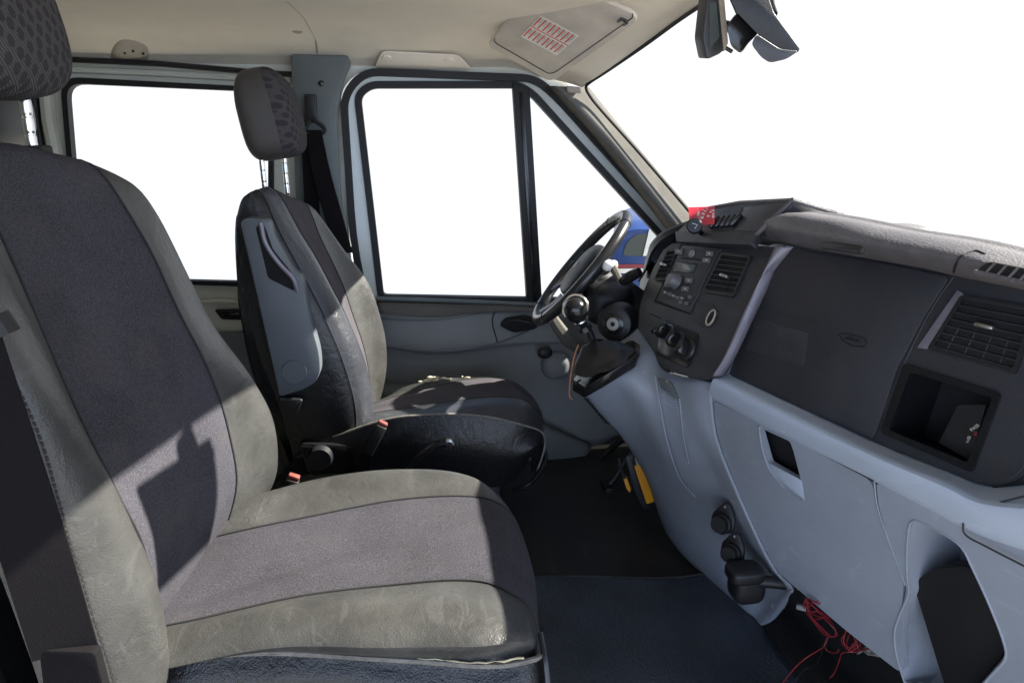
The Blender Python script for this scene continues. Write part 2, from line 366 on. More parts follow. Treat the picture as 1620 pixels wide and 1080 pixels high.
# ground outside, under the van
g = MB(); g.add([(-7, -9, -.62), (8, -9, -.62), (8, 6.8, -.62), (-7, 6.8, -.62)], [(0, 1, 2, 3)])
struct(obj('ground', g, asphalt))
# floor
fl = MB(); G = patch([[(x, y, (.0 if x < .95 else (x-.95)*1.0)+.006*math.sin(7*x+3*y)) for x in (-1.9, -.6, .0, .3, .6, .8, .95, 1.2)] for y in (.36, .8, 1.2, 1.6, 2.0, 2.25)], 8, 60)
struct(obj('floor', grid(G), floorm, solid=.01))
fw_ = MB(); G = patch([[(1.12, y, -.05), (1.15, y, .4), (1.18, y, .83)] for y in (.36, 1.3, YW)], 4, 8)
struct(obj('bulkhead', grid(G), trimdk, solid=.01))
# far side wall with an opening for the cab door and one for the side window
win = rnd([Wp(94, 121), Wp(432, 139), Wp(432, 455), Wp(122, 445)], .055)
door_o = rnd([Wp(538, 140), Wp(575, 108), Wp(850, 119), Wp(885, 150), Wp(1130, 410), A(1.05, YW, .05), A(.95, YW, -.05), A(-.02, YW, -.05), A(-.1, YW, .05), Wp(556, 430)], [.05, .06, .06, .04, .02, .1, .05, .05, .05, .1])
outer = [A(-1.95, YW, -.1), A(-1.95, YW, 1.34), A(.40, YW, 1.34), A(.50, YW, 1.275), A(.99, YW, .72), A(1.25, YW, .7), A(1.25, YW, -.1)]
struct(obj('side_wall', plate(outer, (0, .05, 0), [win, door_o]), cream))
# rear wall and near side wall around the open door the picture is taken through
struct(obj('rear_wall', box((-1.93, 1.35, .65), (.04, 1.95, 1.5)), cream))
nw = plate([A(-1.95, .36, -.1), A(-1.95, .36, 1.49), A(.66, .36, 1.49), A(1.12, .36, .75), A(1.25, .36, .7), A(1.25, .36, -.1), A(.95, .36, -.1), A(.95, .36, .8), A(.56, .36, 1.40), A(-.56, .36, 1.40), A(-.56, .36, -.1)], (0, -.05, 0))
struct(obj('near_side_wall', nw, cream))
# headliner
def hl(x, dz=0): return [(x, 2.33, 1.312+dz), (x, 2.27, 1.335+dz), (x, 2.16, 1.362+dz), (x, 1.95, 1.388), (x, 1.6, 1.412), (x, 1.0, 1.46), (x, .34, 1.46)]
front_edge = [P(922, 137, y=2.21), P(958, 113, y=2.1), P(1020, 70, y=1.94), P(1072, 30, y=1.8), P(1115, 0, y=1.66), A(.685, 1.4, 1.425), A(.62, 1.05, 1.46), A(.56, .75, 1.46), A(.54, .34, 1.46)]
pre = [(p[0]-.05, p[1]+.015, p[2]+.006) for p in front_edge]; pre[0] = (.50, 2.26, 1.272)
G = patch([hl(-1.95), hl(-1.2), hl(-.6), hl(-.3), hl(0), hl(.2), hl(.36, -.006), pre, front_edge, [(p[0]+.012, p[1], p[2]+.03) for p in front_edge]], 8, 60)
hlo = struct(obj('headliner', grid(G), liner, solid=.006)); HL = Surf(hlo)
# roof skin above it so that no daylight leaks in
struct(obj('roof', box((-.77, 1.34, 1.50), (2.36, 2.02, .03), bev=.01), cream))
# black strip and roof-lining seam
struct(obj('roof_rail_strip', tube([Wp(60, 90, 2.27), Wp(98, 94, 2.27), Wp(250, 101, 2.27), Wp(400, 114, 2.27), Wp(462, 118, 2.27)], .008, mb=None), blackpl))
struct(obj('headliner_seam', tube([HL(454, 1, .0), HL(478, 24, .0), HL(490, 44), HL(499, 62, .0), HL(502, 84, .0)], .0035, res=20), linerpl))
# upper wall rib just under the strip
struct(obj('window_rib', tube([Wp(60, 108, 2.3), Wp(250, 116, 2.3), Wp(460, 128, 2.3)], .010), cream))
for q in ((70, 100), ):
    struct(obj('wall_pillar', tube([Wp(72, 128, 2.3), Wp(78, 190, 2.3), Wp(92, 260, 2.3)], .02), cream))
    struct(obj('wall_channel', tube([Wp(52, 120, 2.3), Wp(58, 190, 2.3), Wp(70, 260, 2.3)], .011), blackpl))
# lower wall lining with press-out
Wl = Plane((0, 2.30, 0), (1, 2.30, 0), (0, 2.30, 1))
struct(obj('lower_wall_lining', plate(rnd([Wl(150, 524), Wl(470, 524), Wl(480, 900), Wl(150, 900)], .02), (0, -.02, 0), bev=.004), trimdk))
struct(obj('wall_rib', tube([Wl(318, 477), Wl(350, 476), Wl(376, 478)], [.006, .011, .006], res=10), cream))
# B pillar cover
pb = [P(463, 88, y=2.27), P(552, 90, y=2.27), P(556, 102, y=2.27), P(541, 140, y=2.27), P(534, 185, y=2.27), P(540, 300, y=2.27), P(556, 430, y=2.27), P(560, 620, y=2.27), P(480, 620, y=2.27), P(470, 300, y=2.27)]
o = struct(obj('pillar_cover', plate(rnd(pb, .012), (0, -.035, 0), bev=.008), pillar))
# A pillar cover: a rounded tapering trim from the header to the dash
G = patch([[P(868, 137, y=2.27), P(960, 240, y=2.28), P(1062, 372, y=2.28)],
           [P(877, 137, y=2.20), P(966, 236, y=2.21), P(1073, 372, y=2.21)],
           [P(888, 137, y=2.193), P(974, 231, y=2.20), P(1085, 372, y=2.20)],
           [P(900, 138, y=2.205), P(980, 229, y=2.215), P(1096, 372, y=2.215)],
           [P(929, 139, y=2.25), P(1003, 229, y=2.26), P(1124, 372, y=2.26)],
           [P(931, 141, y=2.29), P(1004, 230, y=2.30), P(1125, 372, y=2.30)]], 5, 24)
struct(obj('windscreen_pillar', grid(G), apillar, solid=.004))
struct(obj('windscreen_seal', tube([P(1118, 3, y=1.65), P(1072, 34, y=1.79), P(1020, 72, y=1.93), P(960, 113, y=2.09), P(934, 130, y=2.17), P(927, 138, y=2.19), P(932, 150, y=2.20), P(950, 173, y=2.21), P(1000, 229, y=2.21), P(1045, 281, y=2.21), P(1100, 346, y=2.21)], .005, res=60), rubber))
# windscreen glass
top = [tuple(p+A(.014, 0, .0)) for p in front_edge][::-1]
top = [(.56, .36, 1.455), (.635, 1.0, 1.455), (.705, 1.4, 1.42), (.665, 1.8, 1.38), (.56, 2.2, 1.27)]
bot = [(1.10, .36, .80), (1.20, 1.0, .81), (1.20, 1.5, .81), (1.12, 2.0, .80), (.97, 2.24, .78)]
G = patch([cr([top[i], ((top[i][0]+bot[i][0])/2+.01, top[i][1], (top[i][2]+bot[i][2])/2+.01), bot[i]], 10) for i in range(5)], 6, 10)
ws = obj('windscreen', grid(G), glass); tag(ws, 'large clear curved windscreen sloping over the dashboard', 'windscreen')

# headliner fittings
t = thing('roof_bracket', 'beige domed bracket with three screw holes above the rear side window', 'bracket', P(208, 88, y=2.27))
obj('cover', grid(np.array([[HL(a, b, o_) for a, b, o_ in r_] for r_ in (((173, 91, .0), (174, 80, .0), (180, 68, .0), (188, 60, .0)), ((178, 92, .006), (181, 80, .012), (187, 69, .012), (196, 58, .0)), ((190, 92, .012), (192, 80, .016), (197, 69, .014), (206, 59, .0)), ((212, 93, .012), (212, 82, .016), (213, 71, .014), (218, 62, .0)), ((228, 93, .008), (228, 84, .012), (228, 75, .012), (230, 68, .0)), ((238, 94, .0), (238, 88, .0), (237, 80, .0), (236, 72, .0)))])), linerpl, t, sub=2)
for q in ((197, 75), (210, 72), (226, 76)): obj('screw_hole', lathe([(0, .001), (.0028, .001), (.0036, -.002), (0, -.003)], HL(*q, .0165), -ray(*q), 10), pitblack, t)
t = thing('grab_handle_mount', 'beige blank grab handle mount with two round caps above the driver window', 'handle mount', P(670, 105, y=2.26))
gp = Plane(P(600, 100, y=2.265), P(740, 105, y=2.265), P(670, 80, y=2.19))
obj('mount_plate', plate(rnd([gp(592, 106), gp(604, 80), gp(725, 86), gp(748, 110)], .02), gp.n*.004, bev=.002), liner, t)
for q in ((612, 91), (710, 95)): obj('cap', lathe([(0, .0), (.014, 0), (.013, .004), (0, .005)], gp(*q, .003), gp.n, 18), liner, t)
t = obj('headliner_clip', lathe([(.0, .004), (.012, .003), (.016, 0), (0, -.002)], HL(470, 48, .001), (0, -.35, -1), 16), linerpl); tag(t, 'small oval grey clip beside the headliner seam', 'clip')

# side window
t = thing('side_window', 'large rear side window behind the driver seat with black rubber seal', 'window', Wp(260, 450))
obj('seal', ringf(rnd([Wp(94, 121, 2.29), Wp(432, 139, 2.29), Wp(432, 455, 2.29), Wp(122, 445, 2.29)], .055), rnd([Wp(104, 132, 2.29), Wp(424, 146, 2.29), Wp(424, 447, 2.29), Wp(130, 440, 2.29)], .045), (0, .03, 0)), rubber, t)
obj('pane', plate(rnd([Wp(100, 126, 2.325), Wp(428, 142, 2.325), Wp(428, 450, 2.325), Wp(127, 443, 2.325)], .05), (0, .004, 0)), glass, t)
t = thing('wall_latch', 'black recessed latch slot in the cream wall below the side window', 'latch', Wl(365, 503))
obj('slot', plate(rnd([Wl(340, 489), Wl(385, 488), Wl(386, 505), Wl(352, 504)], .008), (0, -.012, 0), bev=.002), rubber, t)
obj('lever', box(Wl(368, 495)+A(0, -.014, 0), (.05, .01, .012)), gloss, t)

# ================================================================== DRIVER DOOR
t = thing('driver_door', 'grey trimmed driver door with large window and triangular front quarter window', 'door', (.4, 2.3, 0))
YD = 2.30; D_ = lambda px, py, y=YD: P(px, py, y=y)
so = rnd([D_(537, 150, 2.275), D_(572, 107, 2.275), D_(850, 118, 2.275), D_(888, 152, 2.275), D_(1120, 412, 2.275), D_(1120, 700, 2.275), A(.9, 2.275, -.02), A(.02, 2.275, -.02), A(-.06, 2.275, .1), D_(556, 430, 2.275)], [.05, .06, .06, .05, .02, .1, .1, .1, .1, .2])
obj('outer_seal', ringf(so, shrink(so, .022), (0, .03, 0)), rubber, t)
fo = shrink([q+A(0, .02, 0) for q in so], .014)
hole = rnd([D_(562, 150, YD), D_(584, 131, YD), D_(822, 131, YD), D_(846, 147, YD), D_(1075, 400, YD), D_(1075, 482, YD), D_(600, 474, YD)], [.04, .04, .03, .02, .02, .02, .03])
obj('frame', plate(fo, (0, .05, 0), [hole]), doorpaint, t)
h2 = [q+A(0, -.008, 0) for q in hole]
obj('window_seal', ringf(shrink(h2, -.004), shrink(h2, .017), (0, .03, 0)), rubber, t)
obj('mullion', plate([D_(811, 130, 2.285), D_(838, 140, 2.285), D_(858, 478, 2.285), D_(834, 478, 2.285)], (0, .035, 0), bev=.004), rubber, t)
obj('mullion_channel', plate([D_(822, 145, 2.28), D_(828, 145, 2.28), D_(849, 476, 2.28), D_(843, 476, 2.28)], (0, .006, 0), bev=.001), gloss, t)
obj('window_pane', plate([D_(566, 136, 2.325), D_(825, 134, 2.325), D_(846, 479, 2.325), D_(600, 473, 2.325)], (0, .004, 0)), glass, t)
obj('quarter_window_pane', plate([D_(827, 136, 2.32), D_(850, 152, 2.32), D_(1070, 400, 2.32), D_(1070, 480, 2.32), D_(848, 479, 2.32)], (0, .004, 0)), glass, t)
# window sill strip
obj('sill_strip', tube([D_(596, 472, 2.28), D_(720, 476, 2.28), D_(835, 481, 2.28), D_(960, 486, 2.28), D_(1040, 489, 2.28)], .008, res=20), pillar, t)
# trim panel: one soft bulging sheet
G = patch([[D_(560, 484, 2.285), D_(600, 480, 2.28), D_(720, 482, 2.28), D_(840, 487, 2.28), D_(1000, 492, 2.28), D_(1090, 496, 2.28)],
           [D_(560, 496, 2.26), D_(600, 492, 2.25), D_(720, 494, 2.24), D_(840, 500, 2.26), D_(1000, 505, 2.26), D_(1090, 510, 2.26)],
           [D_(560, 512, 2.27), D_(605, 510, 2.255), D_(720, 512, 2.235), D_(840, 520, 2.262), D_(1000, 525, 2.26), D_(1090, 530, 2.26)],
           [D_(560, 548, 2.265), D_(610, 546, 2.25), D_(700, 553, 2.235), D_(830, 540, 2.25), D_(1000, 540, 2.25), D_(1090, 545, 2.25)],
           [D_(560, 556, 2.285), D_(612, 554, 2.27), D_(700, 563, 2.262), D_(840, 550, 2.26), D_(1000, 550, 2.25), D_(1090, 560, 2.25)],
           [D_(560, 600, 2.285), D_(615, 600, 2.27), D_(720, 605, 2.262), D_(850, 600, 2.26), D_(1000, 620, 2.25), D_(1090, 640, 2.25)],
           [D_(560, 760, 2.275), D_(615, 750, 2.26), D_(720, 740, 2.262), D_(850, 720, 2.262), D_(960, 700, 2.25), D_(1090, 660, 2.25)]], 7, 60)
obj('trim_panel', grid(G), trim, t, solid=.004)
G = patch([[D_(596, 476, 2.285), D_(700, 479, 2.285), D_(800, 483, 2.285), D_(850, 486, 2.285)], [D_(596, 486, 2.24), D_(700, 489, 2.225), D_(780, 485.5, 2.24), D_(850, 488, 2.26)], [D_(600, 496, 2.232), D_(690, 502, 2.218), D_(760, 494, 2.23), D_(850, 492, 2.255)]], 4, 30)
obj('sill_cap', grid(G), apillar, t, solid=.003)
ins = rnd([D_(600, 503, 2.236), D_(690, 505, 2.226), D_(792, 488, 2.232), D_(781, 510, 2.236), D_(786, 538, 2.234), D_(700, 550, 2.222), D_(606, 543, 2.236)], .02)
obj('trim_insert', tube([D_(786, 488, 2.24), D_(779, 508, 2.243), D_(787, 541, 2.238)], .0018, res=12), rubber, t)
obj('trim_crease', tube([D_(606, 547, 2.243), D_(660, 553, 2.236), D_(720, 554, 2.232), D_(785, 543, 2.238), D_(838, 522, 2.25), D_(880, 500, 2.25)], .0022, res=24), trimdk, t)
obj('trim_crease', tube([D_(600, 504, 2.248), D_(660, 507, 2.238), D_(720, 503, 2.232), D_(792, 489, 2.238)], .0016, res=24), trimdk, t)
hd = obj('handle_recess', plate(rnd([D_(789, 514, 2.245), D_(798, 502, 2.245), D_(830, 497, 2.245), D_(856, 505, 2.245), D_(848, 520, 2.245), D_(812, 526, 2.245)], .015), (0, -.006, 0), bev=.002), pitblack, t)
obj('door_handle', tube([D_(797, 512, 2.225), D_(815, 507, 2.215), D_(840, 511, 2.22)], [.006, .010, .006], res=12, flat=.6), blackpl, hd)
obj('window_crank_boss', superell(D_(880, 578, 2.235), (.052, .03, .05), 2.3), trim, t)
hb = obj('crank_socket', superell(D_(862, 558, 2.212), (.026, .012, .02), 2.3), blackpl, t)
obj('pull_handle', tube([D_(868, 486, 2.16), D_(880, 512, 2.12), D_(902, 540, 2.10), D_(926, 556, 2.12)], [.012, .02, .024, .018], res=20), apillar, t)
# lower door pocket
G = patch([[D_(600, 604, 2.25), D_(700, 610, 2.24), D_(800, 640, 2.22), D_(880, 680, 2.2), D_(936, 705, 2.22)],
           [D_(600, 622, 2.2), D_(700, 630, 2.19), D_(800, 655, 2.18), D_(880, 692, 2.18), D_(932, 714, 2.2)],
           [D_(600, 700, 2.2), D_(700, 710, 2.19), D_(800, 730, 2.18), D_(870, 750, 2.18), D_(915, 735, 2.2)],
           [D_(600, 790, 2.24), D_(700, 790, 2.24), D_(800, 785, 2.22), D_(860, 776, 2.2), D_(895, 758, 2.22)]], 6, 36)
obj('door_pocket', grid(G), trimdk, t, solid=.004)
# sill and door opening seal on the floor edge
struct(obj('door_sill', plate([P(800, 768, y=2.12), P(880, 770, y=2.16), P(872, 822, y=2.02), P(800, 826, y=1.95)], (0, 0, -.03), bev=.003), apillar))
struct(obj('sill_seal', tube([P(870, 830, y=1.98), P(905, 780, y=2.1), P(945, 730, y=2.16), P(990, 690, y=2.2), P(1030, 660, y=2.2)], .012, res=24), rubber))

# driver seat belt on the pillar
t = thing('driver_seat_belt', 'dark brown seat belt hanging from the pillar behind the driver seat', 'seat belt', P(540, 400, y=2.18))
YB = 2.22
obj('height_slider', plate(rnd([P(482, 150, y=YB), P(501, 150, y=YB), P(503, 195, y=YB), P(482, 195, y=YB)], .006), (0, -.012, 0), bev=.003), blackpl, t)
lp = obj('belt_loop', tube([P(480, 208, y=2.19), P(492, 190, y=2.19), P(505, 196, y=2.19), P(514, 205, y=2.19), P(508, 211, y=2.19), P(482, 211, y=2.19)], .006, res=30), rubber, t)
obj('bolt', lathe([(0, .006), (.008, .004), (.009, 0), (0, 0)], P(508, 132, y=2.234), (0, -1, 0), 12), gloss, t)
obj('webbing', ribbon([P(495, 206, y=2.185), P(508, 270, y=2.17), P(524, 330, y=2.15), P(545, 400, y=2.12)], [(.05, -.01, 0), (.055, 0, 0), (.055, 0, 0), (.05, 0, 0)], .003), webm, t)
obj('webbing', ribbon([P(488, 206, y=2.20), P(492, 290, y=2.20), P(498, 420, y=2.20), P(505, 560, y=2.2)], [(.045, 0, 0)]*4, .003), webm, t)

# sun visor
t = thing('sun_visor', 'beige driver sun visor folded against the headliner, carrying a warning sticker', 'sun visor', P(870, 120, y=2.08))
V = Plane(P(870, 122, y=2.08), P(1011, 24, y=1.72), P(772, 68, y=2.02))
vis = rnd([V(828, -6), V(772, 66), V(868, 122), V(880, 120), V(1011, 26), V(1004, 14), V(940, -14)], .02)
obj('flap', plate(vis, V.n*.014, bev=.005), visorm, t)
obj('edge_fold', tube(rnd([V(*q, .0145) for q in ((832, -2), (779, 66), (868, 117), (878, 115), (1003, 27), (998, 17))], .02)[6:-6], .0012), MATS['seam_thread'], t)
st = plate([V(855, 25, .0155), V(916, 57, .0155), V(881, 88, .0155), V(824, 58, .0155)], V.n*.0006)
lab = obj('sticker', st, whitem, t)
def bil(q, a, b): return (q[0]*(1-a)+q[1]*a)*(1-b)+(q[3]*(1-a)+q[2]*a)*b
sq = [V(855, 25, .0165), V(916, 57, .0165), V(881, 88, .0165), V(824, 58, .0165)]
red = MB(); gry = MB()
def bar(mb, a0, a1, b0, b1): mb.add([bil(sq, a0, b0), bil(sq, a1, b0), bil(sq, a1, b1), bil(sq, a0, b1)], [(0, 1, 2, 3)])
bar(red, .0, 1, .47, .50)
for k in range(8):
    a0 = .03+k*.12
    for b0 in (.03, .53):
        bar(red, a0, a0+.034, b0+.02, b0+.41)
        for j in range(3): bar(gry, a0+.04+j*.022, a0+.05+j*.022, b0+.04, b0+.2+random.random()*.2)
obj('red_print', red, redink, lab); obj('grey_print', gry, greyink, lab)
obj('clip', tube([V(978, 34, .02), V(984, 31, .03), V(992, 36, .03), V(988, 40, .02)], .004, res=14), gloss, t)
obj('pivot', tube([V(795, 30, -.03), V(772, 14, -.02), V(765, 18, -.01)], .006, res=10), linerpl, t)
t = obj('pillar_clip', plate(rnd([P(896, 136, y=2.19), P(917, 138, y=2.17), P(919, 148, y=2.17), P(898, 147, y=2.19)], .004), (0, -.008, 0), bev=.002), linerpl); tag(t, 'small pale clip at the top of the windscreen pillar', 'clip')

# ================================================================== MIRROR AND CAMERA UNDER THE HEADER
t = thing('rear_view_mirror', 'black interior mirror hanging from the top of the windscreen', 'mirror', P(1200, 60, y=1.045))
mp_ = Plane(P(1200, 0, y=1.16), P(1265, 85, y=1.16), P(1200, 0, y=1.3))
YM = .93; mv = ray(1225, 50); mv = mv/np.linalg.norm(mv)
obj('housing', plate(rnd([P(*q, y=YM) for q in ((1150, -14), (1170, -24), (1214, -10), (1224, 20), (1266, 77), (1262, 84), (1233, 84), (1196, 52), (1167, 22))], .004), mv*.19, bev=.004), blackpl, t)
obj('rear_shell', plate(rnd([P(*q, y=YM-.004) for q in ((1197, 54), (1234, 78), (1264, 81), (1244, 94), (1218, 100), (1204, 91), (1188, 70))], .006), mv*.17, bev=.005), stackpl, t)
obj('mount_block', plate(rnd([P(*q, y=YM+.02) for q in ((1149, 41), (1165, 20), (1200, 52), (1182, 70), (1172, 86), (1156, 74))], .006), mv*.05, bev=.004), gloss, t)
obj('mounting_arm', tube([P(1222, -30, y=1.1), P(1216, 0, y=1.08), P(1222, 24, y=1.06)], .008, res=10), gloss, t)
obj('mirror_glass', plate([P(1152, -16, y=.935), P(1168, 21, y=.935), P(1168, 21, y=.935)+mv*.18, P(1152, -16, y=.935)+mv*.18], (-.003, 0, -.002)), mirror_m, t)
t = thing('dash_camera', 'slim black dash camera with a grey side clipped next to the interior mirror', 'camera', P(1130, 60, y=1.045))
YC = 1.03
obj('body', plate(rnd([P(1120, -10, y=YC), P(1137, -14, y=YC), P(1149, 70, y=YC), P(1143, 84, y=YC), P(1119, 95, y=YC), P(1112, 60, y=YC)], .006), (0, .035, .004), bev=.003), stackpl, t)
obj('screen', plate(rnd([P(1122, 6, y=YC-.002), P(1133, 4, y=YC-.002), P(1138, 60, y=YC-.002), P(1122, 78, y=YC-.002)], .003), (0, -.001, 0)), displaym, t)
obj('grey_edge', plate(rnd([P(1137, -12, y=YC-.003), P(1145, -12, y=YC-.003), P(1152, 68, y=YC-.003), P(1146, 82, y=YC-.003)], .002), (0, .03, 0), bev=.001), linerpl, t)
obj('clip', tube([P(1148, 76, y=YC), P(1158, 82, y=YC)], .003), gloss, t)
obj('mount', tube([P(1142, 40, y=YC+.02), P(1162, 45, y=1.045)], .008), gloss, t)
# ================================================================== SEATS
def over(front, dx=.13, zb=.42, top=.012, bx=None):
    """a column of the backrest: up the back, over the top, then down the front"""
    f = [A(*q) for q in front]; t0 = f[0]
    bk = bx if bx is not None else f[-1][0]-dx
    return [A(bk-.01, t0[1], zb), A((bk+t0[0]-dx)/2-.02, t0[1], (zb+t0[2])/2), A(t0[0]-dx+.01, t0[1], t0[2]-.09), A(t0[0]-dx*.75, t0[1], t0[2]-.012), A(t0[0]-dx*.38, t0[1], t0[2]+top)]+f
def bumpy(G, amp, sc, seed=0):
    from mathutils import noise
    out = G.copy()
    for i in range(G.shape[0]):
        for j in range(G.shape[1]):
            q = Vector(G[i, j])*sc+Vector((seed, 0, 0)); out[i, j, 0] += amp*noise.noise(q); out[i, j, 2] += amp*noise.noise(q+Vector((5, 5, 5)))
    return out
def seam_line(line, r, mat, parent, name='seam', off=(0, 0, 0), res=None):
    return obj(name, tube([q+A(*off) for q in line], r, n=6, res=res), mat, parent)

# ---------------- passenger seat (near)
seat = thing('passenger_seat', 'large front passenger seat in worn grey leather with a charcoal centre, nearest the camera', 'car seat', (-.12, .92, 0))
c_nb = [(-.50, .655, 1.00), (-.47, .65, .90), (-.44, .65, .78), (-.42, .65, .65), (-.41, .65, .52), (-.41, .65, .42)]
c_nd = [(-.445, .675, 1.035), (-.392, .662, .925), (-.372, .66, .86), (-.362, .66, .77), (-.358, .66, .69), (-.345, .66, .55), (-.35, .66, .43)]
c_nc = [(-.442, .72, 1.06), (-.39, .715, .93), (-.352, .715, .80), (-.326, .715, .70), (-.308, .715, .60), (-.31, .715, .50), (-.34, .715, .42)]
c_ns = [(-.462, .80, 1.082), (-.438, .80, 1.01), (-.402, .80, .837), (-.372, .80, .706), (-.350, .80, .608), (-.352, .80, .50), (-.37, .80, .42)]
c_ce = [(-.452, .92, 1.083), (-.425, .92, 1.0), (-.385, .92, .85), (-.355, .92, .72), (-.335, .92, .61), (-.342, .92, .50), (-.37, .92, .42)]
c_fs = [(-.426, 1.03, 1.060), (-.384, 1.04, .97), (-.346, 1.04, .848), (-.32, 1.04, .768), (-.299, 1.04, .673), (-.299, 1.04, .574), (-.331, 1.04, .473), (-.36, 1.04, .42)]
c_fc = [P(205, 293, y=1.075), P(250, 345, y=1.11), P(300, 440, y=1.135), P(350, 530, y=1.145), P(400, 600, y=1.15), P(430, 660, y=1.155), P(438, 720, y=1.155), P(425, 775, y=1.155), P(380, 840, y=1.155)]
c_fo = [q+A(-.045, .012, -.01) for q in c_fc]
cols = [over(c_nb, .06), over(c_nd, .11), over(c_nc, .125), over(c_ns, .13), over(c_ce, .13), over(c_fs, .13), over(c_fc, .13, top=.004), over(c_fo, .08, top=-.01)]
nv = 84; cnt = [3, 4, 7, 10, 10, 9, 4]; G = bumpy(patch(cols, cnt, nv), .004, 9)
i1 = sum(cnt[:3]); i2 = sum(cnt[:5])
for i in (i1, i2): G[i, :, 0] -= .004
back = obj('backrest', grid(G[:i1+1]), leather, seat); grid_ = MB()
back_f = obj('backrest_side', grid(G[i2:]), leather, seat)
obj('backrest_panel', grid(G[i1:i2+1]), fabric, seat)
e = 1
obj('backrest_shell', grid(np.concatenate([G[-1:], (G[-1:]+G[:1])/2, G[:1]])), leather_dk, seat)
jt = 26
for i in (i1, i2): seam_line(G[i, jt:nv-6]+A(.0015, 0, .0005), .0016, thread, seat)
nd = sum(cnt[:1]); L_ = G[nd, jt:nv-6]+A(.002, -.002, 0)
dm = MB()
for k in range(0, len(L_)-1):
    for s_ in (.0, .5): a = L_[k]*(1-s_)+L_[k+1]*s_; b = L_[k]*(1-s_-.3)+L_[k+1]*(s_+.3); tube([a, b], .0013, n=5, mb=dm)
obj('stitching', dm, thread, seat)
# cushion
zc = .512
def cu(px, py, z): return P(px, py, z=z)
k_sb = [(-.42, .685, .34), (-.2, .672, .35), (0, .668, .35), (.10, .675, .35), (.14, .70, .34), (.15, .74, .33)]
k_pp = [cu(130, 1090, .475), cu(200, 1062, .475), cu(300, 1038, .48), cu(450, 1032, .482), cu(600, 1040, .482), cu(760, 1050, .482), cu(842, 1040, .482), cu(859, 1028, .472)]
k_ps = [(-.43, .705, .49), (-.3, .715, .503), (-.18, .715, .513), (-.06, .70, .512), (.05, .688, .512), (.108, .698, .505), (.132, .715, .47), (.135, .735, .36)]
k_nc = [(-.43, .76, .50), (-.3, .765, .518), (-.18, .765, .528), (-.06, .757, .528), (.04, .745, .526), (.10, .745, .512), (.140, .75, .47), (.142, .76, .34)]
k_ns = [(-.43, .80, .485), (-.325, .797, .505), (-.194, .816, .512), (-.069, .828, .512), (.05, .822, .512), (.105, .80, .505), (.148, .79, .455), (.15, .79, .32)]
k_ce = [(-.43, .92, .475), (-.325, .92, .495), (-.19, .925, .505), (-.06, .925, .508), (.06, .925, .51), (.125, .925, .500), (.163, .925, .44), (.16, .925, .30)]
k_fs = [(-.43, 1.0, .485), (-.29, 1.01, .505), (-.18, 1.031, .512), (-.058, 1.052, .513), (.06, 1.056, .513), (.125, 1.045, .500), (.158, 1.035, .45), (.155, 1.03, .31)]
k_fc = [(-.43, 1.10, .49), (-.28, 1.11, .513), (-.18, 1.13, .523), (-.06, 1.14, .526), (.05, 1.125, .522), (.105, 1.10, .505), (.130, 1.085, .46), (.13, 1.08, .33)]
k_fo = [(-.43, 1.13, .44), (-.28, 1.16, .455), (-.18, 1.172, .462), (-.06, 1.175, .462), (.04, 1.15, .46), (.085, 1.125, .45), (.105, 1.11, .42), (.11, 1.10, .34)]
k_fb = [tuple(A(*q)*A(1, 1, 0)+A(0, -.01, .33)) for q in k_fo]
cols = [k_pp, k_ps, k_nc, k_ns, k_ce, k_fs, k_fc, k_fo, k_fb]; cnt = [3, 5, 5, 10, 10, 6, 6, 3]
nv = 80; G = bumpy(patch(cols, cnt, nv), .004, 8, 3); i1 = sum(cnt[:3]); i2 = sum(cnt[:5])
from mathutils import noise
for i in range(G.shape[0]):           # creases worn into the cushion
    for j in range(nv):
        x, y = G[i, j, 0], G[i, j, 1]; d = (y-(.86+.35*(x+.3))) ; G[i, j, 2] -= .008*math.exp(-(d/.016)**2)*max(0, min(1, (.0-x)*6))*max(0, min(1, (x+.42)*8))
G[i1, :, 2] -= .004; G[i2, :, 2] -= .004
obj('cushion', grid(G[:i1+1]), leather, seat); obj('cushion_side', grid(G[i2:]), leather, seat)
obj('cushion_panel', grid(G[i1:i2+1]), fabric, seat)
for i in (i1, i2): seam_line(G[i]+A(0, 0, .0015), .0016, thread, seat)
seam_line(G[0]+A(0, -.001, 0), .0035, piping_m, seat, 'piping')
wq = cr(k_pp, 60)[30:54]; obj('worn_edge', tube([q+A(0, random.uniform(-.001, .001), .003+random.uniform(-.0012, .0012)) for q in wq], [random.uniform(.0004, .0016) for _ in wq], n=6), foam, seat)
G2 = patch([[q-A(0, .0, .003) for q in cr(k_pp, 12)], [q+A(0, -.018, -.05) for q in cr(k_pp, 12)], [q+A(0, -.005, -.16) for q in cr(k_pp, 12)]], 6, 40)
obj('cushion_skirt', grid(bumpy(G2, .004, 12, 9)), leather_dk, seat)
obj('seat_base', box((-.14, .92, .17), (.46, .40, .32), bev=.02), blackpl, seat)
obj('adjuster_bar', tube([P(855, 1000, y=.72), P(862, 1040, y=.70), P(868, 1100, y=.68)], .004, res=10), gloss, seat)
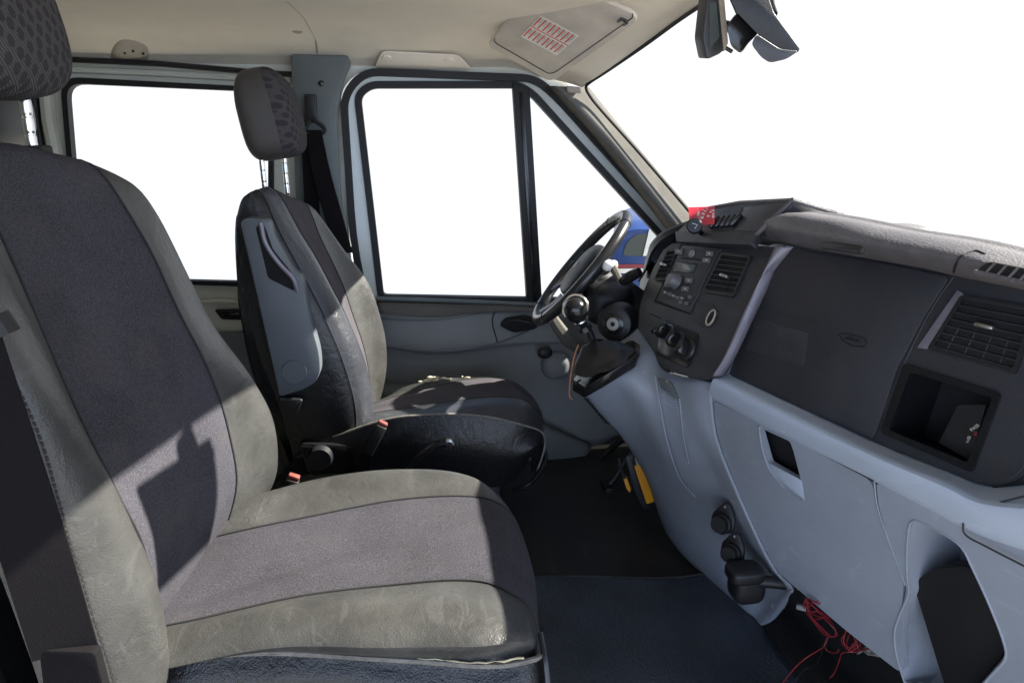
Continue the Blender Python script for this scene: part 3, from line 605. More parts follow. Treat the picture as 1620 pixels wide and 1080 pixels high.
# headrest
def headrest(parent, c, half, rotz, split, e=3.2):
    rz = Matrix.Rotation(rotz, 3, 'Z') @ Matrix.Rotation(R(-9), 3, 'Y'); M_ = [[rz[i][j] for j in range(3)] for i in range(3)]
    def shp(q): return A(q[0]*(1-.28*max(q[2], 0)**2)-.08*max(q[2], 0)**2, q[1]*(1-.16*(max(q[2], 0)**2)), q[2])
    mb = superell(c, half, e, M_, 64, 40, shape=shp); v = np.array(mb.v); lc = (v-np.array(c)) @ np.array(M_)
    fr = MB(); sd = MB(); fr.v = list(mb.v); sd.v = list(mb.v)
    for f in mb.f:
        m = lc[list(f)].mean(axis=0); (fr if m[0] > half[0]*split else sd).f.append(f)
    def clean(m):
        u = sorted({i for f in m.f for i in f}); mp = {a: b for b, a in enumerate(u)}; m.v = [m.v[i] for i in u]; m.f = [tuple(mp[i] for i in f) for f in m.f]; return m
    h = obj('headrest', clean(sd), plain_rest, parent); obj('headrest_panel', clean(fr), dotm, parent); return h
headrest(seat, A(-.485, .925, 1.245), (.055, .135, .10), 0, -.35)
def post(parent, pts):
    r = []
    for k in range(4): r += [.0066]*9+[.0056]*1
    obj('headrest_post', tube(cr(pts, 41), r, n=12), chrome, parent)
post(seat, [P(34, 128, y=.985), P(52, 240, y=.985)])
post(seat, [P(34, 128, y=.985)+A(0, -.13, 0), P(52, 240, y=.985)+A(0, -.13, 0)])
obj('post_guide', box(P(56, 238, y=.985), (.03, .03, .012)), rubber, seat)

# passenger seat belt (dark strap at the left edge) with its stalk
t = thing('passenger_seat_belt', 'dark wide seat belt strap running down the near side of the passenger seat', 'seat belt', P(120, 1080, y=.55))
sp = [P(-92, 430, y=.57), P(-48, 560, y=.56), P(6, 720, y=.545), P(58, 880, y=.53), P(104, 1032, y=.525)]
obj('webbing', ribbon(sp, [(.046, .012, .0)]*5, .003, res=40), webm, t)
obj('end_sleeve', plate(rnd([P(60, 1028, y=.52), P(150, 1032, y=.52), P(170, 1110, y=.52), P(70, 1110, y=.52)], .004), (0, .012, 0), bev=.002), webm, t)
obj('stalk', tube([P(-12, 500, y=.575), P(8, 530, y=.575)], .012), rubber, t)

# ---------------- driver seat (far)
seat = thing('driver_seat', 'black and grey driver seat with folded armrest and torn cushion edge', 'car seat', (.05, 1.84, 0))
d_bk = [P(378, 335, y=1.63), P(376, 400, y=1.63), P(384, 470, y=1.63), P(410, 560, y=1.63), P(436, 630, y=1.63), P(455, 690, y=1.63), P(470, 745, y=1.63)]
d_im = [P(396, 314, y=1.635), P(420, 380, y=1.62), P(448, 450, y=1.615), P(480, 540, y=1.615), P(505, 610, y=1.615), P(522, 660, y=1.615), P(535, 710, y=1.62)]
d_if = [P(415, 306, y=1.65), P(446, 370, y=1.63), P(486, 445, y=1.625), P(532, 540, y=1.625), P(555, 610, y=1.625), P(564, 660, y=1.625), P(560, 705, y=1.625)]
d_cr = [P(428, 303, y=1.69), P(468, 375, y=1.665), P(515, 450, y=1.66), P(560, 540, y=1.66), P(578, 600, y=1.66), P(586, 650, y=1.66), P(575, 695, y=1.66)]
d_s1 = [P(440, 304, y=1.735), P(478, 370, y=1.725), P(522, 445, y=1.72), P(566, 540, y=1.72), P(584, 600, y=1.72), P(591, 640, y=1.72), P(588, 690, y=1.72)]
d_s2 = [P(486, 325, y=1.93), P(510, 380, y=1.945), P(542, 450, y=1.95), P(570, 530, y=1.95), P(584, 590, y=1.95), P(587, 640, y=1.95), P(580, 690, y=1.95)]
d_fc = [P(498, 333, y=1.985), P(540, 390, y=2.03), P(580, 442, y=2.045), P(602, 500, y=2.05), P(612, 560, y=2.05), P(606, 618, y=2.05), P(590, 650, y=2.05)]
d_fo = [q+A(-.05, .012, -.012) for q in d_fc]
def pad(c, n=5): # rows prepended: over the top and down the back
    c = [A(*q) for q in c]; return c
cols = []
full = [(d_im, .07), (d_if, .10), (d_cr, .12), (d_s1, .13), (d_s2, .12), (d_fc, .10), (d_fo, .06)]
side0 = [q+A(0, 0, 0) for q in d_bk]
def ov(c, dx, zb=.28):
    t0 = c[0]; return [A(-.35, t0[1], zb), A(-.41, t0[1], .6), A(-.413, t0[1], t0[2]-.16), A(min(t0[0]-.02, -.392), t0[1], t0[2]-.055), A(t0[0]-dx*.28, t0[1], t0[2]-.004+.05*(dx-.07))]+list(c)
cols = [[A(-.33, 1.63, .28), A(-.372, 1.63, .45), A(-.405, 1.63, .62), A(-.414, 1.63, .78), A(-.408, 1.63, .88), A(-.400, 1.632, .93)]+list(d_bk[1:]), ov(d_im, .07), ov(d_if, .1), ov(d_cr, .12), ov(d_s1, .12), ov(d_s2, .12), ov(d_fc, .1), ov(d_fo, .06)]
cnt = [5, 5, 5, 5, 12, 7, 4]; nv = 72; G = bumpy(patch(cols, cnt, nv), .003, 10, 20)
iA = sum(cnt[:2]); iB = sum(cnt[:4]); iC = sum(cnt[:5])
for i in (iA, iB, iC): G[i, :, 0] -= .003
obj('backrest_inner_side', grid(G[:iA+1]), leather_dk, seat)
dgrey = M('dark_grey_leather', (.038, .040, .048), .33, var=.12, vs=12, bump=.45, bs=260, kind='leather', dirt=.1, scratch=.1)
obj('backrest_bolster', grid(G[iA:iB+1]), dgrey, seat)
obj('backrest_panel', grid(G[iB:iC+1]), fabric_dk, seat)
obj('backrest_far_bolster', grid(G[iC:]), leather, seat)
obj('backrest_shell', grid(np.concatenate([G[-1:], (G[-1:]+G[:1])/2, G[:1]])), leather_dk, seat)
for i in (iA, iB, iC): seam_line(G[i, 20:]+A(.0015, 0, 0), .0016, thread, seat)
# cushion
q_sb = [P(470, 752, y=1.63), P(560, 748, y=1.625), P(640, 742, y=1.625), P(730, 765, y=1.625), P(795, 768, y=1.63), P(825, 745, y=1.64), P(838, 720, y=1.66)]
q_sm = [P(500, 715, y=1.61), P(580, 712, y=1.60), P(650, 705, y=1.595), P(740, 712, y=1.595), P(800, 722, y=1.60), P(842, 712, y=1.61), P(856, 695, y=1.64)]
q_pp = [P(540, 684, y=1.62), P(590, 668, y=1.615), P(650, 657, y=1.61), P(720, 655, y=1.61), P(780, 660, y=1.61), P(830, 673, y=1.615), P(858, 686, y=1.64)]
q_nc = [P(560, 664, y=1.66), P(600, 655, y=1.66), P(660, 646, y=1.66), P(720, 640, y=1.655), P(780, 640, y=1.655), P(826, 648, y=1.66), P(857, 668, y=1.68)]
q_ns = [P(570, 660, y=1.71), P(610, 650, y=1.71), P(665, 641, y=1.71), P(725, 632, y=1.71), P(790, 628, y=1.71), P(832, 634, y=1.71), P(856, 655, y=1.73)]
q_ce = [P(585, 648, y=1.83), P(622, 636, y=1.83), P(672, 624, y=1.83), P(725, 614, y=1.83), P(785, 607, y=1.83), P(825, 614, y=1.83), P(853, 640, y=1.84)]
q_fs = [P(600, 636, y=1.95), P(630, 626, y=1.95), P(680, 612, y=1.95), P(725, 603, y=1.95), P(780, 599, y=1.95), P(815, 605, y=1.95), P(838, 624, y=1.95)]
q_fc = [P(610, 630, y=2.02), P(640, 612, y=2.02), P(690, 599, y=2.02), P(730, 598, y=2.02), P(770, 600, y=2.02), P(797, 606, y=2.02), P(812, 622, y=2.02)]
q_fo = [q+A(0, .02, -.04) for q in q_fc]; q_fb = [q+A(0, .0, -.12) for q in q_fo]
def fr_(c, d=.14): c = list(c); e_ = c[-1]; return [c[0]+A(-.06, 0, -.02)]+c+[A(e_[0]+.004, e_[1], e_[2]-.05), A(e_[0]-.02, e_[1], e_[2]-d)]
cols = [fr_(q_pp, .13), fr_(q_nc, .14), fr_(q_ns, .15), fr_(q_ce, .16), fr_(q_fs, .15), fr_(q_fc, .13), fr_(q_fo, .1), fr_(q_fb, .03)]
cnt = [4, 4, 10, 10, 6, 3, 2]; nv = 64; G = bumpy(patch(cols, cnt, nv), .004, 11, 40)
i1 = sum(cnt[:2]); i2 = sum(cnt[:4])
obj('cushion', grid(G[:i1+1]), dgrey, seat)
obj('cushion_panel', grid(G[i1:i2+1]), fabric_dk, seat)
obj('cushion_far_side', grid(G[i2:]), leather, seat)
seam_line(G[0, 4:]+A(0, -.002, 0), .0028, piping_m, seat, 'piping')
seam_line(G[i1], .0016, thread, seat); seam_line(G[i2], .0016, thread, seat)
G2 = patch([fr_(q_pp, .13), [fr_(q_sm, .1)[k] for k in range(9)], [fr_(q_sb, .03)[k] for k in range(9)]], 8, 48)
obj('cushion_skirt', grid(bumpy(G2, .004, 10, 50)), leather_dk, seat)
# torn far edge with foam showing
random.seed(3)
for (a, b, n_, s_) in ((684, 600, 10, .007), (735, 599, 5, .005), (670, 605, 5, .005), (710, 601, 3, .004)):
    for k in range(n_):
        q = P(a+random.uniform(-10, 10), b+random.uniform(-4, 2), y=2.0+random.uniform(-.03, .02)); obj('torn_foam', superell(q, (s_*random.uniform(.8, 2.2), s_*random.uniform(.5, 1.2), s_*random.uniform(.3, .6)), 1.3, None, 9, 7), foam, seat)
obj('seat_base', box((.0, 1.86, .13), (.42, .36, .24), bev=.02), blackpl, seat)
obj('seat_rail', plate([P(440, 745, y=1.7), P(470, 750, y=1.7), P(475, 700, y=1.7), P(440, 690, y=1.7)], (0, .02, 0)), blackpl, seat)
rc = P(500, 715, y=1.61)
obj('recliner_cover', plate(rnd([P(470, 700, y=1.60), P(560, 705, y=1.60), P(575, 745, y=1.60), P(490, 755, y=1.60)], .02), (0, .03, 0), bev=.006), gloss, seat)
obj('recliner_knob', lathe([(0, .022), (.028, .020), (.032, 0), (0, 0)], P(507, 722, y=1.6), (0, -1, 0), 24), blackpl, seat)
# armrest folded up
AY = 1.575
ar = rnd([P(380, 352, y=AY), P(388, 345, y=AY), P(424, 346, y=AY), P(430, 372, y=AY), P(462, 428, y=AY), P(478, 440, y=AY), P(490, 505, y=AY), P(506, 560, y=AY), P(507, 595, y=AY), P(488, 614, y=AY), P(442, 628, y=AY), P(436, 600, y=AY)], [.012, .012, .02, .02, .02, .02, .03, .03, .03, .03, .01, .03])
arm = obj('armrest', plate(ar, (0, .05, 0), bev=.009), armpl, seat)
obj('armrest_recess', plate(rnd([P(404, 358, y=AY-.002), P(418, 356, y=AY-.002), P(432, 395, y=AY-.002), P(462, 432, y=AY-.002), P(466, 461, y=AY-.002), P(424, 440, y=AY-.002)], .008), (0, .004, 0), bev=.001), pitblack, arm)
obj('armrest_rod', tube([P(412, 352, y=AY-.012), P(420, 385, y=AY-.012), P(440, 415, y=AY-.012), P(463, 440, y=AY-.012), P(471, 462, y=AY-.008)], .005, res=24), silver, arm)
obj('pivot_cap', lathe([(0, .004), (.028, .004), (.030, 0), (0, -.002)], P(466, 588, y=AY), (0, -1, 0), 28), armpl, arm)
obj('pivot_bracket', plate(rnd([P(440, 628, y=1.6), P(480, 632, y=1.6), P(470, 655, y=1.6), P(446, 650, y=1.6)], .01), (0, .03, 0), bev=.004), blackpl, arm)
headrest(seat, A(-.345, 1.86, 1.158), (.068, .125, .108), R(2), .18, 4.2)
post(seat, [P(412, 238, y=1.79), P(420, 306, y=1.79)]); post(seat, [P(449, 245, y=1.93), P(455, 308, y=1.93)])
obj('post_guide', box(P(421, 303, y=1.79), (.028, .028, .014)), rubber, seat)
obj('adjuster_bar', tube([P(853, 698, y=1.68), P(863, 722, y=1.66), P(852, 748, y=1.63), P(833, 768, y=1.60), P(812, 774, y=1.62)], .007, res=24), gloss, seat)
# buckles
def buckle(pts, w_, lab):
    t = thing('seat_belt_buckle', lab, 'buckle', pts[-1]); a, b = pts[0], pts[-1]; n = (b-a)
    u = A(1, 0, 0); ax_ = a-b; ax_ /= np.linalg.norm(ax_); side = A(w_, 0, 0)
    y = A(0, 1, 0); rot = np.array([np.cross(y, ax_)/np.linalg.norm(np.cross(y, ax_)), y, ax_]).T
    obj('body', box((a+b)/2, (w_, .022, np.linalg.norm(n)), rot.tolist(), .004), rubber, t)
    obj('release_button', box(a+ax_*.004, (w_*.85, .016, .012), rot.tolist(), .003), redpl, t)
    obj('strap', ribbon([b, b+A(-.02, .02, -.06), b+A(-.04, .03, -.1)], (.03, 0, 0), .003, res=8), webm, t)
buckle([P(604, 672, y=1.55), P(580, 716, y=1.55)], .028, 'seat belt buckle with a red button beside the driver seat cushion')
buckle([P(464, 757, y=1.35), P(448, 800, y=1.35)], .028, 'seat belt buckle with a pale red button behind the passenger seat cushion')
# parking brake
t = thing('parking_brake', 'dark parking brake lever with a metal grip between the two seats', 'parking brake', P(655, 735, y=1.5))
obj('lever', tube([P(640, 745, y=1.5), P(670, 718, y=1.5), P(692, 703, y=1.5), P(706, 700, y=1.5)], [.009, .009, .010, .012], res=16), gloss, t)
obj('release_tip', tube([P(700, 700, y=1.5), P(712, 697, y=1.5), P(717, 703, y=1.5)], [.006, .006, .004], res=8), steel, t)
# third headrest far behind
t = thing('rear_seat', 'dark rear bench seat behind the passenger seat, only its headrest edge showing', 'car seat', (-1.0, 1.7, 0))
obj('headrest', superell(P(-14, 178, y=1.75), (.05, .13, .075), 3), blackpl, t)
obj('backrest', box((-1.05, 1.6, .62), (.14, 1.2, .62), bev=.04), leather_dk, t)
obj('headrest_post', tube([P(-14, 200, y=1.75), P(-14, 280, y=1.75)], .006), chrome, t)
# ================================================================== DASHBOARD
dash = thing('dashboard', 'charcoal and blue grey van dashboard running across the cab under the windscreen', 'dashboard', (.75, 1.3, 0))
SP = Plane((.57, 1.2, .66), (.68, 1.2, .912), (.543, 1.6, .723))
DP = Plane((.60, 1.22, .65), (.72, .85, .64), (.78, .90, .90))
LP = Plane(P(1125, 625, y=1.25), P(1380, 755, y=.88), P(1190, 990, x=.70))
def on(pl, pts, off=0, q=None): return [pl(*(q(*p) if q else p), off) for p in pts]
def panel(name, pl, pts, off, th, mat, parent=dash, r=.006, bev=.002, q=None, holes=()):
    o_ = rnd(on(pl, pts, off, q), r); return obj(name, plate(o_, -pl.n*th, [rnd(on(pl, h, off, q), .006) for h in holes], bev=0 if holes else bev), mat, parent)
def screw(pl, px, py, off, parent, r=.004): return obj('screw', lathe([(0, .001), (r, .0015), (r, 0), (0, 0)], pl(px, py, off), pl.n, 10), steel, parent)

# --- top pad: rolled front edge, then falling away towards the windscreen
r_lo = [P(1180, 381, y=1.33), P(1200, 378, x=.682), P(1290, 392, x=.682), P(1420, 414, x=.682), P(1510, 434, x=.684), P(1620, 456, x=.688), P(1760, 486, x=.70)]
r_in = [p+A(.05, 0, -.012) for p in r_lo]
r_md = [P(1184, 374, y=1.33), P(1208, 360, x=.662), P(1290, 372, x=.66), P(1420, 393, x=.66), P(1510, 410, x=.662), P(1620, 436, x=.668), P(1760, 466, x=.68)]
r_tp = [P(1194, 366, y=1.31), P(1226, 342, x=.672), P(1296, 347, x=.676), P(1410, 371, x=.68), P(1510, 389, x=.682), P(1620, 416, x=.69), P(1760, 448, x=.70)]
r_t2 = [P(1200, 362, y=1.31)+A(.02, 0, 0)]+[p+A(.04, .012, .003) for p in r_tp[1:]]
r_t3 = [P(1204, 362, y=1.31)+A(.06, 0, -.01)]+[p+A(.11, .02, -.012) for p in r_tp[1:]]
r_t4 = [A(1.15, 1.45, .80)]+[A(1.15, p[1]*1.15, .80) for p in r_tp[1:]]
G = patch([r_in, r_lo, r_md, r_tp, r_t2, r_t3, r_t4], [4, 6, 6, 5, 5, 6], 110)
pad_o = obj('top_pad', grid(G), padpl, dash, sharp=60)
# recess in the pad, and end vent
pk = Plane(P(1300, 395, x=.66), P(1372, 405, x=.66), P(1335, 375, x=.672))
panel('pad_recess', pk, [(1296, 391), (1318, 374), (1374, 381), (1360, 400)], .004, .006, dashpl, r=.004)
panel('pad_recess_floor', pk, [(1306, 389), (1320, 378), (1368, 384), (1357, 395)], .0052, .002, blackpl, r=.003)
ev = thing if False else None
vn = obj('defrost_vent', plate(rnd([P(1543, 428, x=.655), P(1563, 413, x=.662), P(1660, 432, x=.665), P(1660, 452, x=.658)], .006), (.01, 0, 0), bev=.002), pitblack, dash)
mb = MB()
for k in range(5): a = 1566+k*18; tube([P(a-6, 431+k*4, x=.652), P(a+9, 415+k*4, x=.658)], .0016, n=5, mb=mb)
obj('vent_slats', mb, padpl, vn)
obj('vent_rim', tube([P(1543, 430, x=.653), P(1600, 443, x=.655), P(1670, 458, x=.66)], .003, res=12), padpl, vn)
PS_ = Surf(pad_o)
obj('pad_joint', tube([PS_(*q) for q in ((1509, 430), (1512, 420), (1518, 408), (1530, 400), (1545, 397), (1558, 402))], .0016, res=24), rubber, dash)
obj('windscreen_speaker_grille', superell(P(1425, 366, x=1.0), (.06, .05, .016), 2.2), padpl, dash)

# --- raised centre hood with a lid and a row of switches
YH0, YH1 = 1.235, 1.66
HP = Plane(P(1195, 372, y=1.24), P(1252, 317, y=1.215), P(1075, 370, y=1.60))
hood = plate([HP(1070, 368), HP(1196, 371), HP(1253, 316), HP(1170, 320), HP(1120, 329), HP(1092, 345)], (.012, 0, -.004), bev=.002)
obj('centre_hood', hood, stackpl, dash)
# body of the hood behind that face, its near end wall and sloping top
e0, e1, e2 = HP(1253, 316), HP(1196, 371), P(1404, 367, x=.93)
hb = MB(); hb.add([e0, e1, e1+A(.20, 0, -.03), e2+A(0, 0, -.02), e2, HP(1092, 345), HP(1092, 345)+A(.3, .05, -.05), HP(1120, 329), HP(1170, 320), HP(1120, 329)+A(.3, .05, -.045)],
   [(0, 1, 2, 3, 4), (0, 4, 9, 7, 8), (7, 9, 6, 5)])
obj('hood_body', hb, dashpl, dash, solid=.003, sharp=25)
obj('hood_edge', tube([HP(1196, 372), HP(1225, 344), e0, e0+(e2-e0)*.5+A(0, 0, .003), e2], .0045, res=None), padpl, dash)
obj('hood_edge', tube([HP(1092, 345), HP(1120, 329), HP(1170, 320), e0], .0035), padpl, dash)
panel('hood_lid', HP, [(1178, 327), (1243, 322), (1196, 366), (1163, 364)], .002, .004, stackpl, r=.004)
panel('switch_panel', HP, [(1123, 332), (1174, 327), (1159, 364), (1108, 366), (1106, 352)], .002, .004, stackpl, r=.004)
for k in range(5):
    a = 1131+k*8.4; c = HP(a, 352-k*.9, .006)
    rr = axes(HP.n, (0.12, 0, 1)); obj('switch', box(c, (.011, .032, .012), rr, .004), gloss, dash)
panel('hood_lip', HP, [(1068, 366), (1197, 371), (1188, 387), (1070, 382)], .010, .014, dashpl, r=.006, bev=.004)
# instrument hood on the driver side and the dark dash body beneath it
G = patch([[P(1108, 352, y=1.60), P(1060, 372, y=1.72), P(1034, 396, y=1.80), P(1022, 425, y=1.9), P(1010, 445, y=2.05)],
           [P(1104, 348, y=1.61)+A(.02, 0, .002), P(1070, 362, y=1.75), P(1046, 380, y=1.86), P(1040, 398, y=2.0), P(1040, 410, y=2.15)],
           [A(1.0, 1.60, .88), A(1.0, 1.75, .87), A(1.0, 1.9, .86), A(1.0, 2.05, .84), A(1.0, 2.2, .80)]], [6, 8], 40)
obj('instrument_hood', grid(G), dashpl, dash, solid=.006)
G = patch([[P(1108, 354, y=1.60)+A(.015, 0, -.004), P(1058, 378, y=1.74)+A(.02, 0, 0), P(1034, 402, y=1.84)+A(.02, 0, 0), P(1014, 440, y=2.04)+A(.02, 0, 0), A(.80, 2.24, .76)],
           [A(.70, 1.55, .80), A(.74, 1.7, .77), A(.74, 1.85, .75), A(.74, 2.04, .72), A(.78, 2.24, .70)],
           [A(.62, 1.55, .62), A(.66, 1.7, .60), A(.68, 1.85, .58), A(.70, 2.04, .56), A(.76, 2.24, .54)],
           [A(.66, 1.55, .50), A(.74, 1.7, .46), A(.76, 1.85, .44), A(.76, 2.04, .44), A(.80, 2.24, .44)],
           [A(.95, 1.55, .40), A(.95, 1.7, .38), A(.95, 1.85, .36), A(.95, 2.04, .36), A(.95, 2.24, .36)]], 6, 30)
obj('driver_side_fascia', grid(G), blackpl, dash, solid=.006)

# --- centre stack
stack_pts = [(1062, 384), (1120, 383), (1232, 390), (1205, 450), (1172, 520), (1140, 585), (1128, 596), (1100, 597), (1060, 587), (1040, 572), (1030, 548), (1008, 520), (1012, 480), (1030, 430), (1046, 398)]
panel('centre_stack', SP, stack_pts, 0, .02, stackpl, r=.012, bev=.004)
obj('stack_side', plate([SP(1010, 520), SP(1014, 470), SP(1046, 398), SP(1046, 398)+A(.2, .05, 0), SP(1010, 500)+A(.2, .05, -.05)], (.004, .004, 0)), blackpl, dash)
# grey metallic strip that bows down beside the stack
st0 = [SP(1228, 388, .004), SP(1206, 440, .006), SP(1178, 500, .006), SP(1150, 560, .006), SP(1128, 595, .005)]
st1 = [DP(1252, 390, .003), DP(1216, 436, .004), DP(1188, 490, .004), DP(1165, 550, .004), DP(1150, 592, .003)]
mid = [(a+b)/2+A(-.008, -.002, .0) for a, b in zip(st0, st1)]
in0 = [p+A(.02, .0, 0) for p in st0]; in1 = [p+A(.02, 0, 0) for p in st1]
obj('silver_strip', grid(patch([in0, st0, mid, st1, in1], [2, 5, 5, 2], 40)), silver, dash, solid=.002)
# radio
rad = panel('radio', SP, [Q1(*q) for q in ((1010, 295), (1217, 310), (1045, 658), (868, 592))], .004, .012, stackpl, r=.004)
def rp(name, pts, off, mat, parent=rad, r=.0015, th=.003, bev=.0006): return panel(name, SP, [Q1(*q) for q in pts], off, th, mat, parent, r, bev)
obj('radio_groove', ringf(on(SP, [Q1(*q) for q in ((1004, 288), (1226, 304), (1050, 668), (860, 600))], .0005), on(SP, [Q1(*q) for q in ((1012, 297), (1214, 312), (1044, 655), (871, 590))], .0005), SP.n*.001), pitblack, rad)
rp('bezel', ((1003, 308), (1190, 322), (1060, 600), (905, 540)), .0055, dashpl)
rp('disc_slot', ((1003, 358), (1106, 370), (1104, 379), (1000, 367)), .0065, pitblack)
rp('display_surround', ((978, 384), (1092, 396), (1066, 446), (962, 434)), .007, gloss, r=.003)
rp('display', ((992, 390), (1080, 400), (1064, 436), (978, 426)), .0078, displaym)
obj('badge', superell(SP(*Q1(1062, 341), .0065), (.010, .010, .0045), 2, axes(SP.n), 20, 10), silver, rad)
kn = obj('volume_knob', lathe([(0, .022), (.0125, .022), (.015, .018), (.0165, .004), (.018, 0), (0, 0)], SP(*Q1(980, 492), .005), SP.n, 28), button, rad)
for q in ((990, 330), (1155, 341), (1138, 376), (950, 463), (932, 505), (1044, 484), (1024, 528)):
    a, b = q; rp('button', ((a-17, b-14), (a+20, b-12), (a+14, b+15), (a-21, b+12)), .0085, button, r=.0012)
for k, q in enumerate(((917, 547), (940, 556), (962, 565), (984, 574), (1007, 578), (1050, 572), (1030, 606), (1000, 600))):
    a, b = q; rp('button', ((a-9, b-9), (a+10, b-7), (a+7, b+10), (a-11, b+8)), .0085, button, r=.001)
mb = MB(); fnt = MB()
for q in ((990, 329), (1155, 341), (1138, 376), (1044, 484), (1024, 528), (950, 463), (917, 547), (962, 565), (1007, 578)):
    box(SP(*Q1(*q), .0092), (.006, .0016, .0005), axes(SP.n), 0, fnt)
obj('button_marks', fnt, whitem, rad)
# air vents on the stack
def vent(pl, q, cor, n, tabpos, depth=.03, nvert=0, lab=None):
    c = [np.array(Qx) for Qx in (q(*p) if q else p for p in cor)]
    o_ = rnd(on(pl, c, .006), .006); i_ = rnd(on(pl, [tuple(np.array(cor_)*.9+np.mean(c, axis=0)*.1) for cor_ in c], .006), .005)
    fr = obj('air_vent', ringf(o_, i_, -pl.n*.012), blackpl, dash)
    obj('vent_back', plate(rnd(on(pl, c, .0008), .006), -pl.n*.0005), pitblack, fr)
    mb = MB()
    def L2(a, b, t): return np.array(a)*(1-t)+np.array(b)*t
    for k in range(n):
        t = (k+.5)/n; a = pl(*L2(c[0], c[3], t), .006); b = pl(*L2(c[1], c[2], t), .006); w_ = (b-a)/np.linalg.norm(b-a); up_ = np.cross(pl.n, w_)
        dn = pl.n*.010-A(0, 0, .0035); mb.add([a, b, b-dn, a-dn, a+up_*.0012, b+up_*.0012, b-dn+up_*.0012, a-dn+up_*.0012], [(0, 1, 2, 3), (4, 5, 6, 7), (0, 1, 5, 4), (3, 2, 6, 7)])
    obj('slats', mb, stackpl, fr)
    mb = MB()
    for k in range(nvert):
        t = (k+1)/(nvert+1); a = pl(*L2(L2(c[0], c[3], .5), L2(c[1], c[2], .5), t), .0018); b = pl(*L2(c[3], c[2], t), .0018); tube([a, b], .0006, n=4, mb=mb)
    if nvert: obj('rear_blades', mb, blackpl, fr)
    tc_ = pl(*(q(*tabpos) if q else tabpos), .011)
    obj('tab', box(tc_, (.026, .007, .012), axes(pl.n, (0, 0, 1)), .003), steel, fr); return fr
vent(SP, Q1, ((932, 320), (988, 312), (918, 484), (856, 482)), 7, (912, 400), nvert=2)
vent(SP, Q1, ((1218, 333), (1378, 352), (1280, 570), (1112, 545)), 8, (1236, 461), nvert=5)
# coin / cup ring
rc_ = panel('ring_recess', SP, [Q1(*q) for q in ((1085, 600), (1130, 608), (1165, 600), (1205, 650), (1150, 738), (1095, 725), (1060, 690))], .002, .003, dashpl)
ro = Q1(1162, 682)
cen = SP(*ro, .006); ax3 = np.array(axes(SP.n))
ringp = [cen+ax3[:, 0]*.011*math.cos(a)+ax3[:, 1]*.0165*math.sin(a) for a in np.linspace(0, 2*math.pi, 33)]
obj('socket_hole', lathe([(0, .0), (.012, 0), (.012, -.01)], cen, SP.n, 24), pitblack, rc_)
obj('socket_ring', tube(ringp, .0022, caps=False), linerpl, rc_)
obj('slot_line', tube(on(SP, [Q1(838, 662), Q1(893, 686)], .001), .0012), pitblack, dash)
# heater control panel with three rotary knobs
hv = panel('heater_panel', SP, [Q1(*q) for q in ((915, 692), (1097, 768), (1078, 895), (1032, 952), (868, 880), (880, 765))], .003, .006, gloss, r=.008)
obj('heater_rim', tube([p for p in rnd(on(SP, [Q1(*q) for q in ((915, 692), (1097, 768), (1078, 895), (1032, 952), (868, 880), (880, 765), (915, 692))], .003), .004)][3:-3], .0014, n=6), dashpl, hv)
for q, n_ in (((932, 765), 0), ((990, 808), 1), ((1046, 855), 2)):
    c = SP(*Q1(*q), .004)
    k_ = obj('rotary_knob', lathe([(0, .004), (.017, .004), (.019, 0), (.021, 0)], c, SP.n, 28), stackpl, hv)
    rr = axes(SP.n, (.3, .3*(n_-1), 1)); obj('grip', superell(c+SP.n*.014, (.008, .018, .016), 2.6, rr, 20, 14), gloss, k_)
    obj('dial_ring', tube([c+np.array(axes(SP.n))[:, 0]*.0195*math.cos(a)+np.array(axes(SP.n))[:, 1]*.0195*math.sin(a) for a in np.linspace(0, 2*math.pi, 29)], .0009, n=5, caps=False), steel if n_ == 0 else stackpl, k_)
obj('side_switch', superell(SP(*Q1(862, 752), .012), (.012, .008, .010), 2.6, axes(SP.n)), gloss, dash)

# --- passenger side fascia: airbag cover, right hand vent and storage bin
bin_h = [(1432, 580), (1578, 626), (1534, 742), (1398, 682)]
vent_c = [(1520, 466), (1640, 486), (1606, 592), (1466, 552)]
Q_ = [(1245, 386), (1300, 394), (1420, 414), (1510, 434), (1620, 456), (1700, 474), (1690, 640), (1640, 730), (1610, 762), (1560, 768), (1500, 745), (1400, 706), (1300, 660), (1200, 614), (1148, 590), (1165, 545), (1188, 490), (1216, 436)]
panel('passenger_fascia', DP, Q_, 0, .02, dashpl, holes=[bin_h], r=.02)
G = patch([[DP(1690, 470, .0), DP(1660, 620, .0), DP(1618, 735, 0), DP(1570, 768, 0)], [DP(1720, 480, -.02), DP(1690, 640, -.02), DP(1650, 765, -.03), DP(1590, 795, -.04)], [DP(1760, 490, -.12), DP(1730, 650, -.12), DP(1690, 800, -.12), DP(1620, 830, -.12)]], 6, 20)
obj('fascia_end', grid(G), dashpl, dash, solid=.004)
ab = panel('airbag_cover', DP, [(1256, 394), (1378, 412), (1503, 436), (1462, 500), (1420, 580), (1385, 686), (1378, 694), (1260, 640), (1156, 590), (1170, 545), (1192, 490), (1222, 436)], .004, .004, dashpl, r=.012)
panel('textured_patch', DP, [Q2(*q) for q in ((185, 755), (470, 830), (440, 1010), (135, 920))], .0046, .001, M('grained_patch_plastic', (.029, .030, .036), .7, bump=1, bs=700, var=.15, vs=40), ab, r=.004)
obj('crease', tube(on(DP, [Q2(230, 690), Q2(360, 730), Q2(520, 775)], .0045), .0010, res=12), stackpl, ab)
lg = on(DP, [Q2(*q) for q in ((632, 838), (650, 832), (762, 856), (778, 880), (770, 906), (700, 900), (650, 872), (632, 838))], .0048)
obj('airbag_emblem', tube(lg, .0008, n=5), pitblack, ab)
